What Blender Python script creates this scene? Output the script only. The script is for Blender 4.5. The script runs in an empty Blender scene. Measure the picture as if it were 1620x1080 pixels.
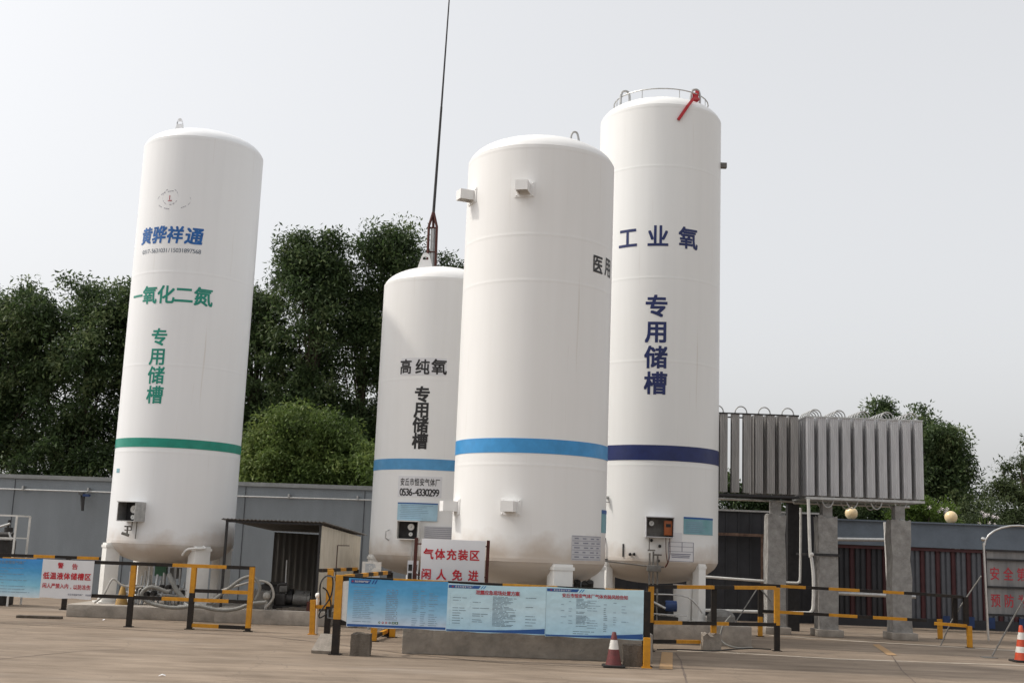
import bpy, bmesh, math, random
import numpy as np
from mathutils import Vector, Matrix
R_ = math.radians
rnd = random.Random(7)
SC = bpy.context.scene
COL = SC.collection

# ------------------------------------------------------------------ camera
PITCH, ROLL, EYE = R_(9.9064), R_(2.1992), 1.65
fwd = Vector((0, math.cos(PITCH), math.sin(PITCH)))
up0 = Vector((0, -math.sin(PITCH), math.cos(PITCH)))
rt0 = Vector((1, 0, 0))
rt = math.cos(ROLL) * rt0 + math.sin(ROLL) * up0
up = -math.sin(ROLL) * rt0 + math.cos(ROLL) * up0
cam = bpy.data.cameras.new('camera')
cam.sensor_width = 36
cam.lens = 1843.3 * 36 / 1620
cam.clip_end = 3000
camo = bpy.data.objects.new('camera', cam)
COL.objects.link(camo)
camo.matrix_world = Matrix(((rt.x, up.x, -fwd.x, 0), (rt.y, up.y, -fwd.y, 0), (rt.z, up.z, -fwd.z, EYE), (0, 0, 0, 1)))
SC.camera = camo

# ------------------------------------------------------------------ light
SUN_EL, SUN_AZ = 49, -84           # azimuth measured from +Y, negative = towards -X
w = bpy.data.worlds.new('World')
SC.world = w
w.use_nodes = True
nt = w.node_tree
bg = nt.nodes['Background']
sky = nt.nodes.new('ShaderNodeTexSky')
sky.sky_type = 'NISHITA'
sky.sun_disc = False
sky.sun_elevation = R_(SUN_EL)
sky.sun_rotation = R_(SUN_AZ)
sky.air_density = 1.0
sky.dust_density = 6.0
sky.ozone_density = 1.0
hs = nt.nodes.new('ShaderNodeHueSaturation')
hs.inputs['Saturation'].default_value = 0.24
mx = nt.nodes.new('ShaderNodeMixRGB')      # bright even haze over the sky
mx.inputs[0].default_value = 0.30
mx.inputs[2].default_value = (10.2, 10.25, 10.35, 1)
nt.links.new(sky.outputs[0], hs.inputs['Color'])
nt.links.new(hs.outputs[0], mx.inputs[1])
nt.links.new(mx.outputs[0], bg.inputs[0])
bg.inputs[1].default_value = 0.145
sl = bpy.data.lights.new('sun', 'SUN')
sl.energy = 2.05
sl.angle = R_(2.5)
sl.color = (1.0, 0.93, 0.83)
so = bpy.data.objects.new('sun', sl)
COL.objects.link(so)
sd = Vector((math.sin(R_(SUN_AZ)) * math.cos(R_(SUN_EL)), math.cos(R_(SUN_AZ)) * math.cos(R_(SUN_EL)), math.sin(R_(SUN_EL))))
so.rotation_euler = sd.to_track_quat('Z', 'Y').to_euler()
SC.view_settings.view_transform = 'Standard'
SC.view_settings.look = 'None'
SC.view_settings.exposure = 0.08
SC.view_settings.gamma = 1.0

# ------------------------------------------------------------------ materials
def srgb(r, g, b):
    f = lambda c: (c / 255 / 12.92) if c / 255 <= 0.04045 else ((c / 255 + 0.055) / 1.055) ** 2.4
    return (f(r), f(g), f(b))

def mat(name, c, rough=0.6, metal=0.0, var=0.12, scale=6.0, stretch=(1, 1, 1), bump=0.0, c2=None, spec=0.4, bscale=None):
    m = bpy.data.materials.new(name)
    m.use_nodes = True
    t = m.node_tree
    b = t.nodes['Principled BSDF']
    b.inputs['Roughness'].default_value = rough
    b.inputs['Metallic'].default_value = metal
    b.inputs['Specular IOR Level'].default_value = spec
    tc = t.nodes.new('ShaderNodeTexCoord')
    mp = t.nodes.new('ShaderNodeMapping')
    mp.inputs['Scale'].default_value = stretch
    t.links.new(tc.outputs['Object'], mp.inputs[0])
    n = t.nodes.new('ShaderNodeTexNoise')
    n.inputs['Scale'].default_value = scale
    n.inputs['Detail'].default_value = 6
    n.inputs['Roughness'].default_value = 0.62
    t.links.new(mp.outputs[0], n.inputs['Vector'])
    cr = t.nodes.new('ShaderNodeValToRGB')
    cr.color_ramp.elements[0].position = 0.3
    cr.color_ramp.elements[1].position = 0.72
    ca = c2 if c2 else tuple(x * (1 - var) for x in c)
    cb = c if c2 else tuple(min(1, x * (1 + var)) for x in c)
    cr.color_ramp.elements[0].color = (*ca, 1)
    cr.color_ramp.elements[1].color = (*cb, 1)
    t.links.new(n.outputs[0], cr.inputs[0])
    t.links.new(cr.outputs[0], b.inputs['Base Color'])
    if bump:
        n2 = t.nodes.new('ShaderNodeTexNoise')
        n2.inputs['Scale'].default_value = bscale or scale * 5
        n2.inputs['Detail'].default_value = 5
        t.links.new(tc.outputs['Object'], n2.inputs['Vector'])
        bp = t.nodes.new('ShaderNodeBump')
        bp.inputs['Strength'].default_value = bump
        bp.inputs['Distance'].default_value = 0.02
        t.links.new(n2.outputs[0], bp.inputs['Height'])
        t.links.new(bp.outputs[0], b.inputs['Normal'])
    return m

def tank_paint(name, base, streak, dirt_top):
    m = bpy.data.materials.new(name)
    m.use_nodes = True
    t = m.node_tree
    L = t.links.new
    b = t.nodes['Principled BSDF']
    b.inputs['Roughness'].default_value = 0.42
    b.inputs['Specular IOR Level'].default_value = 0.35
    tc = t.nodes.new('ShaderNodeTexCoord')
    mp = t.nodes.new('ShaderNodeMapping')
    mp.inputs['Scale'].default_value = (3.1, 3.1, 0.16)
    L(tc.outputs['Object'], mp.inputs[0])
    n = t.nodes.new('ShaderNodeTexNoise')
    n.inputs['Scale'].default_value = 2.2
    n.inputs['Detail'].default_value = 7
    L(mp.outputs[0], n.inputs['Vector'])
    cr = t.nodes.new('ShaderNodeValToRGB')
    cr.color_ramp.elements[0].position = 0.28
    cr.color_ramp.elements[0].color = (*streak, 1)
    cr.color_ramp.elements[1].position = 0.6
    cr.color_ramp.elements[1].color = (*base, 1)
    L(n.outputs[0], cr.inputs[0])
    # rust coloured grime with ragged edge, low on the dished head and in drips
    sx = t.nodes.new('ShaderNodeSeparateXYZ')
    L(tc.outputs['Object'], sx.inputs[0])
    n2 = t.nodes.new('ShaderNodeTexNoise')
    n2.inputs['Scale'].default_value = 2.4
    n2.inputs['Detail'].default_value = 6
    L(tc.outputs['Object'], n2.inputs['Vector'])
    ad = t.nodes.new('ShaderNodeMath'); ad.operation = 'MULTIPLY_ADD'
    ad.inputs[1].default_value = -0.7
    L(n2.outputs[0], ad.inputs[0]); L(sx.outputs['Z'], ad.inputs[2])
    mr = t.nodes.new('ShaderNodeMapRange')
    mr.inputs['From Min'].default_value = dirt_top - 0.65
    mr.inputs['From Max'].default_value = dirt_top - 0.28
    mr.inputs['To Min'].default_value = 0.6
    mr.inputs['To Max'].default_value = 0.0
    L(ad.outputs[0], mr.inputs['Value'])
    mxx = t.nodes.new('ShaderNodeMixRGB')
    mxx.inputs[2].default_value = (0.36, 0.25, 0.15, 1)
    L(mr.outputs[0], mxx.inputs[0]); L(cr.outputs[0], mxx.inputs[1])
    L(mxx.outputs[0], b.inputs['Base Color'])
    # thin rust and dirt runs below the fittings and seams
    mp4 = t.nodes.new('ShaderNodeMapping'); mp4.inputs['Scale'].default_value = (9, 9, 0.30)
    L(tc.outputs['Object'], mp4.inputs[0])
    n4 = t.nodes.new('ShaderNodeTexNoise'); n4.inputs['Scale'].default_value = 1.7; n4.inputs['Detail'].default_value = 5; n4.inputs['Roughness'].default_value = 0.55
    L(mp4.outputs[0], n4.inputs['Vector'])
    m4 = t.nodes.new('ShaderNodeMapRange'); m4.inputs['From Min'].default_value = 0.66; m4.inputs['From Max'].default_value = 0.80; m4.inputs['To Max'].default_value = 0.35
    L(n4.outputs[0], m4.inputs['Value'])
    mx4 = t.nodes.new('ShaderNodeMixRGB'); mx4.inputs[2].default_value = (0.50, 0.44, 0.36, 1)
    L(m4.outputs[0], mx4.inputs[0]); L(mxx.outputs[0], mx4.inputs[1]); L(mx4.outputs[0], b.inputs['Base Color'])
    # slight waviness of rolled plate
    n3 = t.nodes.new('ShaderNodeTexNoise')
    n3.inputs['Scale'].default_value = 0.9
    n3.inputs['Detail'].default_value = 2
    L(tc.outputs['Object'], n3.inputs['Vector'])
    bp = t.nodes.new('ShaderNodeBump'); bp.inputs['Strength'].default_value = 0.12; bp.inputs['Distance'].default_value = 0.06
    L(n3.outputs[0], bp.inputs['Height']); L(bp.outputs[0], b.inputs['Normal'])
    return m

def ground_mat():
    m = bpy.data.materials.new('worn_concrete_ground')
    m.use_nodes = True
    t = m.node_tree
    L = t.links.new
    b = t.nodes['Principled BSDF']
    b.inputs['Roughness'].default_value = 0.85
    b.inputs['Specular IOR Level'].default_value = 0.25
    tc = t.nodes.new('ShaderNodeTexCoord')
    def noise(scale, stretch=(1, 1, 1), det=8, ro=0.6):
        mp = t.nodes.new('ShaderNodeMapping'); mp.inputs['Scale'].default_value = stretch
        L(tc.outputs['Object'], mp.inputs[0])
        n = t.nodes.new('ShaderNodeTexNoise')
        n.inputs['Scale'].default_value = scale; n.inputs['Detail'].default_value = det; n.inputs['Roughness'].default_value = ro
        L(mp.outputs[0], n.inputs['Vector'])
        return n
    n1 = noise(0.35, (1, 2.5, 1))
    cr = t.nodes.new('ShaderNodeValToRGB')
    cr.color_ramp.elements[0].position = 0.3; cr.color_ramp.elements[0].color = (0.188, 0.147, 0.110, 1)
    cr.color_ramp.elements[1].position = 0.7; cr.color_ramp.elements[1].color = (0.300, 0.238, 0.180, 1)
    L(n1.outputs[0], cr.inputs[0])
    n2 = noise(1.6, (0.6, 2.2, 1), 10, 0.7)
    cr2 = t.nodes.new('ShaderNodeValToRGB')
    cr2.color_ramp.elements[0].position = 0.35; cr2.color_ramp.elements[0].color = (0.68, 0.66, 0.64, 1)
    cr2.color_ramp.elements[1].position = 0.62; cr2.color_ramp.elements[1].color = (1.05, 1.05, 1.05, 1)
    L(n2.outputs[0], cr2.inputs[0])
    mu = t.nodes.new('ShaderNodeMixRGB'); mu.blend_type = 'MULTIPLY'; mu.inputs[0].default_value = 1
    L(cr.outputs[0], mu.inputs[1]); L(cr2.outputs[0], mu.inputs[2])
    n3 = noise(60, (1, 1, 1), 4, 0.7)
    cr3 = t.nodes.new('ShaderNodeValToRGB')
    cr3.color_ramp.elements[0].position = 0.3; cr3.color_ramp.elements[0].color = (0.85, 0.85, 0.85, 1)
    cr3.color_ramp.elements[1].position = 0.7; cr3.color_ramp.elements[1].color = (1.08, 1.08, 1.08, 1)
    L(n3.outputs[0], cr3.inputs[0])
    mu2 = t.nodes.new('ShaderNodeMixRGB'); mu2.blend_type = 'MULTIPLY'; mu2.inputs[0].default_value = 1
    L(mu.outputs[0], mu2.inputs[1]); L(cr3.outputs[0], mu2.inputs[2])
    # pale dusty patches
    n4 = noise(0.5, (0.5, 2.0, 1), 6, 0.6)
    cr4 = t.nodes.new('ShaderNodeValToRGB')
    cr4.color_ramp.elements[0].position = 0.58; cr4.color_ramp.elements[0].color = (0, 0, 0, 1)
    cr4.color_ramp.elements[1].position = 0.72; cr4.color_ramp.elements[1].color = (0.55, 0.55, 0.55, 1)
    L(n4.outputs[0], cr4.inputs[0])
    m3 = t.nodes.new('ShaderNodeMixRGB'); m3.inputs[2].default_value = (0.31, 0.265, 0.22, 1)
    L(cr4.outputs[0], m3.inputs[0]); L(mu2.outputs[0], m3.inputs[1])
    # oil spots and long tyre streaks
    n5 = noise(1.1, (0.9, 1.3, 1), 5, 0.55)
    cr5 = t.nodes.new('ShaderNodeValToRGB')
    cr5.color_ramp.elements[0].position = 0.66; cr5.color_ramp.elements[0].color = (0, 0, 0, 1)
    cr5.color_ramp.elements[1].position = 0.76; cr5.color_ramp.elements[1].color = (0.5, 0.5, 0.5, 1)
    L(n5.outputs[0], cr5.inputs[0])
    n6 = noise(0.9, (0.12, 5.0, 1), 6, 0.6)
    cr6 = t.nodes.new('ShaderNodeValToRGB')
    cr6.color_ramp.elements[0].position = 0.56; cr6.color_ramp.elements[0].color = (0, 0, 0, 1)
    cr6.color_ramp.elements[1].position = 0.72; cr6.color_ramp.elements[1].color = (0.28, 0.28, 0.28, 1)
    L(n6.outputs[0], cr6.inputs[0])
    m5 = t.nodes.new('ShaderNodeMixRGB'); m5.inputs[2].default_value = (0.085, 0.070, 0.058, 1)
    L(cr5.outputs[0], m5.inputs[0]); L(m3.outputs[0], m5.inputs[1])
    m6 = t.nodes.new('ShaderNodeMixRGB'); m6.inputs[2].default_value = (0.10, 0.082, 0.066, 1)
    L(cr6.outputs[0], m6.inputs[0]); L(m5.outputs[0], m6.inputs[1])
    m3 = m6
    # fine drying cracks
    vo = t.nodes.new('ShaderNodeTexVoronoi'); vo.feature = 'DISTANCE_TO_EDGE'; vo.inputs['Scale'].default_value = 0.33
    nd = noise(2.0)
    ma = t.nodes.new('ShaderNodeMixRGB'); ma.blend_type = 'ADD'; ma.inputs[0].default_value = 0.6
    L(tc.outputs['Object'], ma.inputs[1]); L(nd.outputs['Color'], ma.inputs[2]); L(ma.outputs[0], vo.inputs['Vector'])
    lt = t.nodes.new('ShaderNodeMath'); lt.operation = 'LESS_THAN'; lt.inputs[1].default_value = 0.0035
    L(vo.outputs['Distance'], lt.inputs[0])
    m4 = t.nodes.new('ShaderNodeMixRGB'); m4.inputs[2].default_value = (0.09, 0.075, 0.06, 1)
    ms = t.nodes.new('ShaderNodeMath'); ms.operation = 'MULTIPLY'; ms.inputs[1].default_value = 0.3
    L(lt.outputs[0], ms.inputs[0]); L(ms.outputs[0], m4.inputs[0]); L(m3.outputs[0], m4.inputs[1])
    L(m4.outputs[0], b.inputs['Base Color'])
    bp = t.nodes.new('ShaderNodeBump'); bp.inputs['Strength'].default_value = 0.35; bp.inputs['Distance'].default_value = 0.02
    L(n2.outputs[0], bp.inputs['Height']); L(bp.outputs[0], b.inputs['Normal'])
    return m

def leaf_mat(name, dark, light, tip):
    m = bpy.data.materials.new(name)
    m.use_nodes = True
    t = m.node_tree
    L = t.links.new
    out = t.nodes['Material Output']
    b = t.nodes['Principled BSDF']
    b.inputs['Roughness'].default_value = 0.55
    b.inputs['Specular IOR Level'].default_value = 0.3
    tc = t.nodes.new('ShaderNodeTexCoord')
    n = t.nodes.new('ShaderNodeTexNoise'); n.inputs['Scale'].default_value = 0.9; n.inputs['Detail'].default_value = 3
    L(tc.outputs['Object'], n.inputs['Vector'])
    g = t.nodes.new('ShaderNodeNewGeometry')
    ad = t.nodes.new('ShaderNodeMath'); ad.operation = 'MULTIPLY_ADD'; ad.inputs[1].default_value = 0.35
    L(g.outputs['Random Per Island'], ad.inputs[0]); L(n.outputs[0], ad.inputs[2])
    cr = t.nodes.new('ShaderNodeValToRGB')
    cr.color_ramp.elements[0].position = 0.4; cr.color_ramp.elements[0].color = (*dark, 1)
    cr.color_ramp.elements[1].position = 0.75; cr.color_ramp.elements[1].color = (*light, 1)
    e = cr.color_ramp.elements.new(0.92); e.color = (*tip, 1)
    L(ad.outputs[0], cr.inputs[0])
    L(cr.outputs[0], b.inputs['Base Color'])
    tr = t.nodes.new('ShaderNodeBsdfTranslucent')
    L(cr.outputs[0], tr.inputs['Color'])
    ms = t.nodes.new('ShaderNodeMixShader'); ms.inputs[0].default_value = 0.4
    L(b.outputs[0], ms.inputs[1]); L(tr.outputs[0], ms.inputs[2]); L(ms.outputs[0], out.inputs['Surface'])
    return m

def grad_mat(name, stops, zlo, zhi, rough=0.45):
    """a printed colour run from the bottom to the top of a banner"""
    m = bpy.data.materials.new(name)
    m.use_nodes = True
    t = m.node_tree
    L = t.links.new
    b = t.nodes['Principled BSDF']
    b.inputs['Roughness'].default_value = rough
    tc = t.nodes.new('ShaderNodeTexCoord')
    sx = t.nodes.new('ShaderNodeSeparateXYZ'); L(tc.outputs['Object'], sx.inputs[0])
    n = t.nodes.new('ShaderNodeTexNoise'); n.inputs['Scale'].default_value = 3
    L(tc.outputs['Object'], n.inputs['Vector'])
    mr = t.nodes.new('ShaderNodeMapRange')
    mr.inputs['From Min'].default_value = zlo; mr.inputs['From Max'].default_value = zhi
    L(sx.outputs['Z'], mr.inputs['Value'])
    ad = t.nodes.new('ShaderNodeMath'); ad.operation = 'MULTIPLY_ADD'; ad.inputs[1].default_value = 0.12
    L(n.outputs[0], ad.inputs[0]); L(mr.outputs[0], ad.inputs[2])
    su = t.nodes.new('ShaderNodeMath'); su.operation = 'SUBTRACT'; su.inputs[1].default_value = 0.06
    L(ad.outputs[0], su.inputs[0])
    cr = t.nodes.new('ShaderNodeValToRGB')
    els = cr.color_ramp.elements
    els[0].position, els[0].color = stops[0][0], (*stops[0][1], 1)
    els[1].position, els[1].color = stops[-1][0], (*stops[-1][1], 1)
    for p, c in stops[1:-1]:
        e = els.new(p); e.color = (*c, 1)
    L(su.outputs[0], cr.inputs[0]); L(cr.outputs[0], b.inputs['Base Color'])
    n2 = t.nodes.new('ShaderNodeTexNoise'); n2.inputs['Scale'].default_value = 4.5; n2.inputs['Detail'].default_value = 2
    L(tc.outputs['Object'], n2.inputs['Vector'])
    bp = t.nodes.new('ShaderNodeBump'); bp.inputs['Strength'].default_value = 0.5; bp.inputs['Distance'].default_value = 0.05
    L(n2.outputs[0], bp.inputs['Height']); L(bp.outputs[0], b.inputs['Normal'])
    return m

M = {}
M['ground'] = ground_mat()
M['tank_a'] = tank_paint('white_tank_paint_cool', (0.77, 0.78, 0.79), (0.75, 0.76, 0.77), 1.38)
M['tank_b'] = tank_paint('white_tank_paint_warm', (0.765, 0.762, 0.752), (0.745, 0.741, 0.728), 1.38)
M['tank_c'] = tank_paint('white_tank_paint_plain', (0.765, 0.768, 0.757), (0.745, 0.748, 0.737), 1.36)
M['white'] = mat('white_enamel', (0.76, 0.75, 0.72), 0.4, var=0.05)
M['green'] = mat('green_stripe_paint', (0.008, 0.235, 0.17), 0.35, var=0.15)
M['sky_blue'] = mat('sky_blue_stripe_paint', (0.045, 0.26, 0.55), 0.35, var=0.12)
M['blue_soft'] = mat('faded_blue_stripe_paint', (0.075, 0.27, 0.50), 0.4, var=0.12)
M['navy'] = mat('navy_paint', (0.012, 0.022, 0.105), 0.4, var=0.2)
M['ink_blue'] = mat('blue_lettering_paint', (0.012, 0.11, 0.36), 0.4, var=0.3, scale=12)
M['black'] = mat('black_paint', (0.012, 0.012, 0.013), 0.45, var=0.3)
M['soft_black'] = mat('black_lettering', (0.022, 0.021, 0.022), 0.5, var=0.2)
M['fence_black'] = mat('fence_black_paint', (0.010, 0.010, 0.011), 0.5, var=0.5, scale=14, c2=(0.03, 0.022, 0.016), spec=0.25)
M['fence_yellow'] = mat('fence_yellow_paint', (0.62, 0.285, 0.012), 0.5, var=0.2, scale=14, c2=(0.44, 0.19, 0.012))
M['red'] = mat('red_lettering_paint', (0.48, 0.010, 0.022), 0.45, var=0.15)
M['red_dull'] = mat('dull_red_print', (0.42, 0.035, 0.05), 0.5, var=0.2)
M['rust'] = mat('rust_red_oxide', (0.105, 0.028, 0.020), 0.75, var=0.4, scale=20, c2=(0.055, 0.018, 0.014))
M['rust_pale'] = mat('flaking_rusty_steel', (0.19, 0.12, 0.085), 0.8, var=0.4, scale=9, c2=(0.07, 0.04, 0.03))
M['concrete'] = mat('plinth_concrete', (0.42, 0.375, 0.325), 0.9, var=0.3, scale=3, bump=0.5, c2=(0.22, 0.20, 0.175))
M['concrete_pale'] = mat('pillar_concrete', (0.38, 0.37, 0.35), 0.9, var=0.3, scale=5, bump=0.7, c2=(0.20, 0.19, 0.18))
M['block'] = mat('weathered_block', (0.165, 0.140, 0.115), 0.95, var=0.3, scale=9, bump=0.8, c2=(0.075, 0.062, 0.05), stretch=(1, 1, 0.4))
M['block_pale'] = mat('pale_stone', (0.27, 0.24, 0.205), 0.95, var=0.2, scale=12, bump=0.6)
M['wall'] = mat('grey_rendered_wall', (0.222, 0.246, 0.266), 0.85, var=0.12, scale=1.6, stretch=(1, 1, 0.35), bump=0.2, bscale=30, c2=(0.178, 0.197, 0.213))
M['wall_cap'] = mat('wall_coping', (0.24, 0.25, 0.25), 0.9, var=0.2, scale=3, bump=0.4)
M['wall_dark'] = mat('dark_sheet_wall', (0.030, 0.031, 0.036), 0.7, var=0.3, scale=2)
M['slate'] = mat('slate_blue_render', (0.138, 0.166, 0.200), 0.8, var=0.15, scale=2, bump=0.2, bscale=25)
M['sheet_grey'] = mat('grey_blue_sheet', (0.098, 0.104, 0.118), 0.6, var=0.15, scale=4)
M['sheet_red'] = mat('maroon_sheet', (0.066, 0.019, 0.021), 0.6, var=0.25, scale=4)
M['sheet_red_shaded'] = mat('shaded_maroon_sheet', (0.045, 0.012, 0.014), 0.6, var=0.25, scale=4)  # copy of the maroon sheet, darkened to paint in shade below the vaporizer
M['blue_bit'] = mat('blue_sheet', (0.018, 0.042, 0.125), 0.6, var=0.3)
M['steel'] = mat('galvanised_steel', (0.46, 0.46, 0.45), 0.42, 0.7, var=0.2, scale=12)
M['stainless'] = mat('stainless_tube', (0.62, 0.61, 0.59), 0.28, 0.9, var=0.1, scale=15)
M['alu'] = mat('weathered_aluminium', (0.52, 0.52, 0.53), 0.45, 0.1, var=0.16, scale=4, stretch=(3, 3, 0.3))
M['alu_old'] = mat('dull_aluminium', (0.33, 0.32, 0.31), 0.55, 0.1, var=0.2, scale=4, stretch=(3, 3, 0.3))
M['pipe_white'] = mat('white_pipe_paint', (0.62, 0.61, 0.58), 0.45, var=0.12, scale=8)
M['dark_steel'] = mat('dark_steel', (0.035, 0.034, 0.035), 0.55, 0.3, var=0.3, scale=10)
M['machine'] = mat('grimy_machine', (0.045, 0.042, 0.040), 0.6, 0.3, var=0.5, scale=10, c2=(0.02, 0.018, 0.017))
M['machine_grey'] = mat('machine_grey', (0.21, 0.205, 0.19), 0.6, 0.2, var=0.3, scale=8, c2=(0.11, 0.10, 0.09))
M['shed_cream'] = mat('cream_corrugated_sheet', (0.78, 0.72, 0.61), 0.6, var=0.15, scale=4, stretch=(2, 2, 0.4), c2=(0.64, 0.58, 0.48))
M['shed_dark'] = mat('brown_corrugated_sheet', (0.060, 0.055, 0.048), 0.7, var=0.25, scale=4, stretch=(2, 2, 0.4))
M['shed_roof'] = mat('shed_roof_sheet', (0.13, 0.12, 0.11), 0.7, var=0.3, scale=5)
M['hose'] = mat('grey_hose', (0.20, 0.196, 0.18), 0.6, var=0.2, scale=20)
M['hose_pale'] = mat('pale_hose', (0.36, 0.345, 0.315), 0.6, var=0.15, scale=20)
M['cone_red'] = mat('cone_red_plastic', (0.46, 0.06, 0.022), 0.5, var=0.2, scale=10)
M['cone_dirty'] = mat('cone_dirty_plastic', (0.16, 0.035, 0.035), 0.65, var=0.3, scale=14, c2=(0.09, 0.03, 0.03))
M['cone_white'] = mat('cone_reflective_band', (0.62, 0.60, 0.56), 0.4, var=0.12, scale=14)
M['cone_yellow'] = mat('faded_yellow_plastic', (0.40, 0.235, 0.05), 0.7, var=0.3, scale=10, c2=(0.20, 0.13, 0.06))
M['rubber'] = mat('black_rubber', (0.018, 0.017, 0.016), 0.8, var=0.3)
M['orange'] = mat('orange_plastic', (0.36, 0.10, 0.028), 0.45, var=0.08)
M['bark'] = mat('bark', (0.075, 0.058, 0.042), 0.95, var=0.3, scale=6, bump=0.6)
M['leaf_dark'] = leaf_mat('dark_foliage', (0.018, 0.033, 0.013), (0.068, 0.108, 0.038), (0.175, 0.215, 0.095))
M['leaf_mid'] = leaf_mat('mid_foliage', (0.045, 0.078, 0.018), (0.120, 0.178, 0.042), (0.21, 0.26, 0.075))
M['leaf_bright'] = leaf_mat('bright_foliage', (0.05, 0.09, 0.015), (0.10, 0.16, 0.025), (0.15, 0.22, 0.05))
M['leaf_pale'] = leaf_mat('pale_foliage', (0.028, 0.045, 0.017), (0.062, 0.085, 0.032), (0.12, 0.15, 0.07))
M['flower'] = mat('white_petals', (0.72, 0.66, 0.64), 0.6, var=0.1)
M['glass_globe'] = mat('cream_globe_glass', (0.72, 0.56, 0.33), 0.25, var=0.03)
M['gauge_face'] = mat('gauge_face', (0.62, 0.62, 0.60), 0.3, var=0.04)
M['paper_white'] = mat('white_sign_sheet', (0.66, 0.66, 0.675), 0.45, var=0.04, scale=2)
M['print_dark'] = mat('small_print_ink', (0.075, 0.11, 0.16), 0.5, var=0.2)
M['print_mid'] = mat('small_print_ink_pale', (0.19, 0.27, 0.36), 0.5, var=0.2)
M['hdr_blue'] = mat('header_blue_print', (0.020, 0.085, 0.28), 0.45, var=0.1)
M['teal_paper'] = mat('teal_notice_print', (0.13, 0.31, 0.33), 0.5, var=0.12, scale=5, c2=(0.22, 0.38, 0.46))
M['pale_paper'] = mat('pale_blue_notice_print', (0.33, 0.50, 0.60), 0.5, var=0.10, scale=6)
M['plate'] = mat('grey_name_plate', (0.50, 0.50, 0.52), 0.45, 0.1, var=0.06)
M['plate_line'] = mat('name_plate_print', (0.20, 0.20, 0.25), 0.5, var=0.1)
M['yellow_mark'] = mat('worn_yellow_road_paint', (0.42, 0.25, 0.10), 0.85, var=0.3, scale=8, c2=(0.30, 0.20, 0.12))
M['joint'] = mat('joint_filler', (0.13, 0.10, 0.08), 0.95, var=0.3, scale=8)
M['kerb_dust'] = mat('pale_dust', (0.38, 0.33, 0.27), 0.95, var=0.2, scale=6)
M['board_panel'] = mat('notice_board_sheet', (0.30, 0.29, 0.28), 0.4, var=0.3, scale=1.5, stretch=(3, 1, 0.3), c2=(0.14, 0.14, 0.145))
M['pump_green'] = mat('green_painted_casting', (0.05, 0.14, 0.075), 0.5, var=0.2)
M['strap_red'] = mat('red_webbing', (0.40, 0.028, 0.035), 0.8, var=0.2, scale=20)
M['ban1'] = grad_mat('blue_banner_print', [(0.0, srgb(196, 208, 222)), (0.35, srgb(140, 186, 214)), (0.7, srgb(82, 158, 204)), (1.0, srgb(66, 146, 196))], 0.0, 0.70)
M['ban2'] = grad_mat('pale_banner_print', [(0.0, srgb(166, 204, 224)), (0.5, srgb(192, 218, 228)), (1.0, srgb(178, 212, 224))], 0.0, 0.70)
M['ban3'] = grad_mat('pale_blue_banner_print', [(0.0, srgb(166, 206, 226)), (0.5, srgb(184, 212, 224)), (1.0, srgb(186, 218, 228))], 0.0, 0.70)
M['ban0'] = grad_mat('left_banner_print', [(0.0, srgb(196, 212, 220)), (0.3, srgb(130, 190, 214)), (0.65, srgb(70, 150, 200)), (1.0, srgb(52, 134, 200))], 0.0, 0.66)

# ------------------------------------------------------------------ mesh building
WLOC = {}

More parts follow.
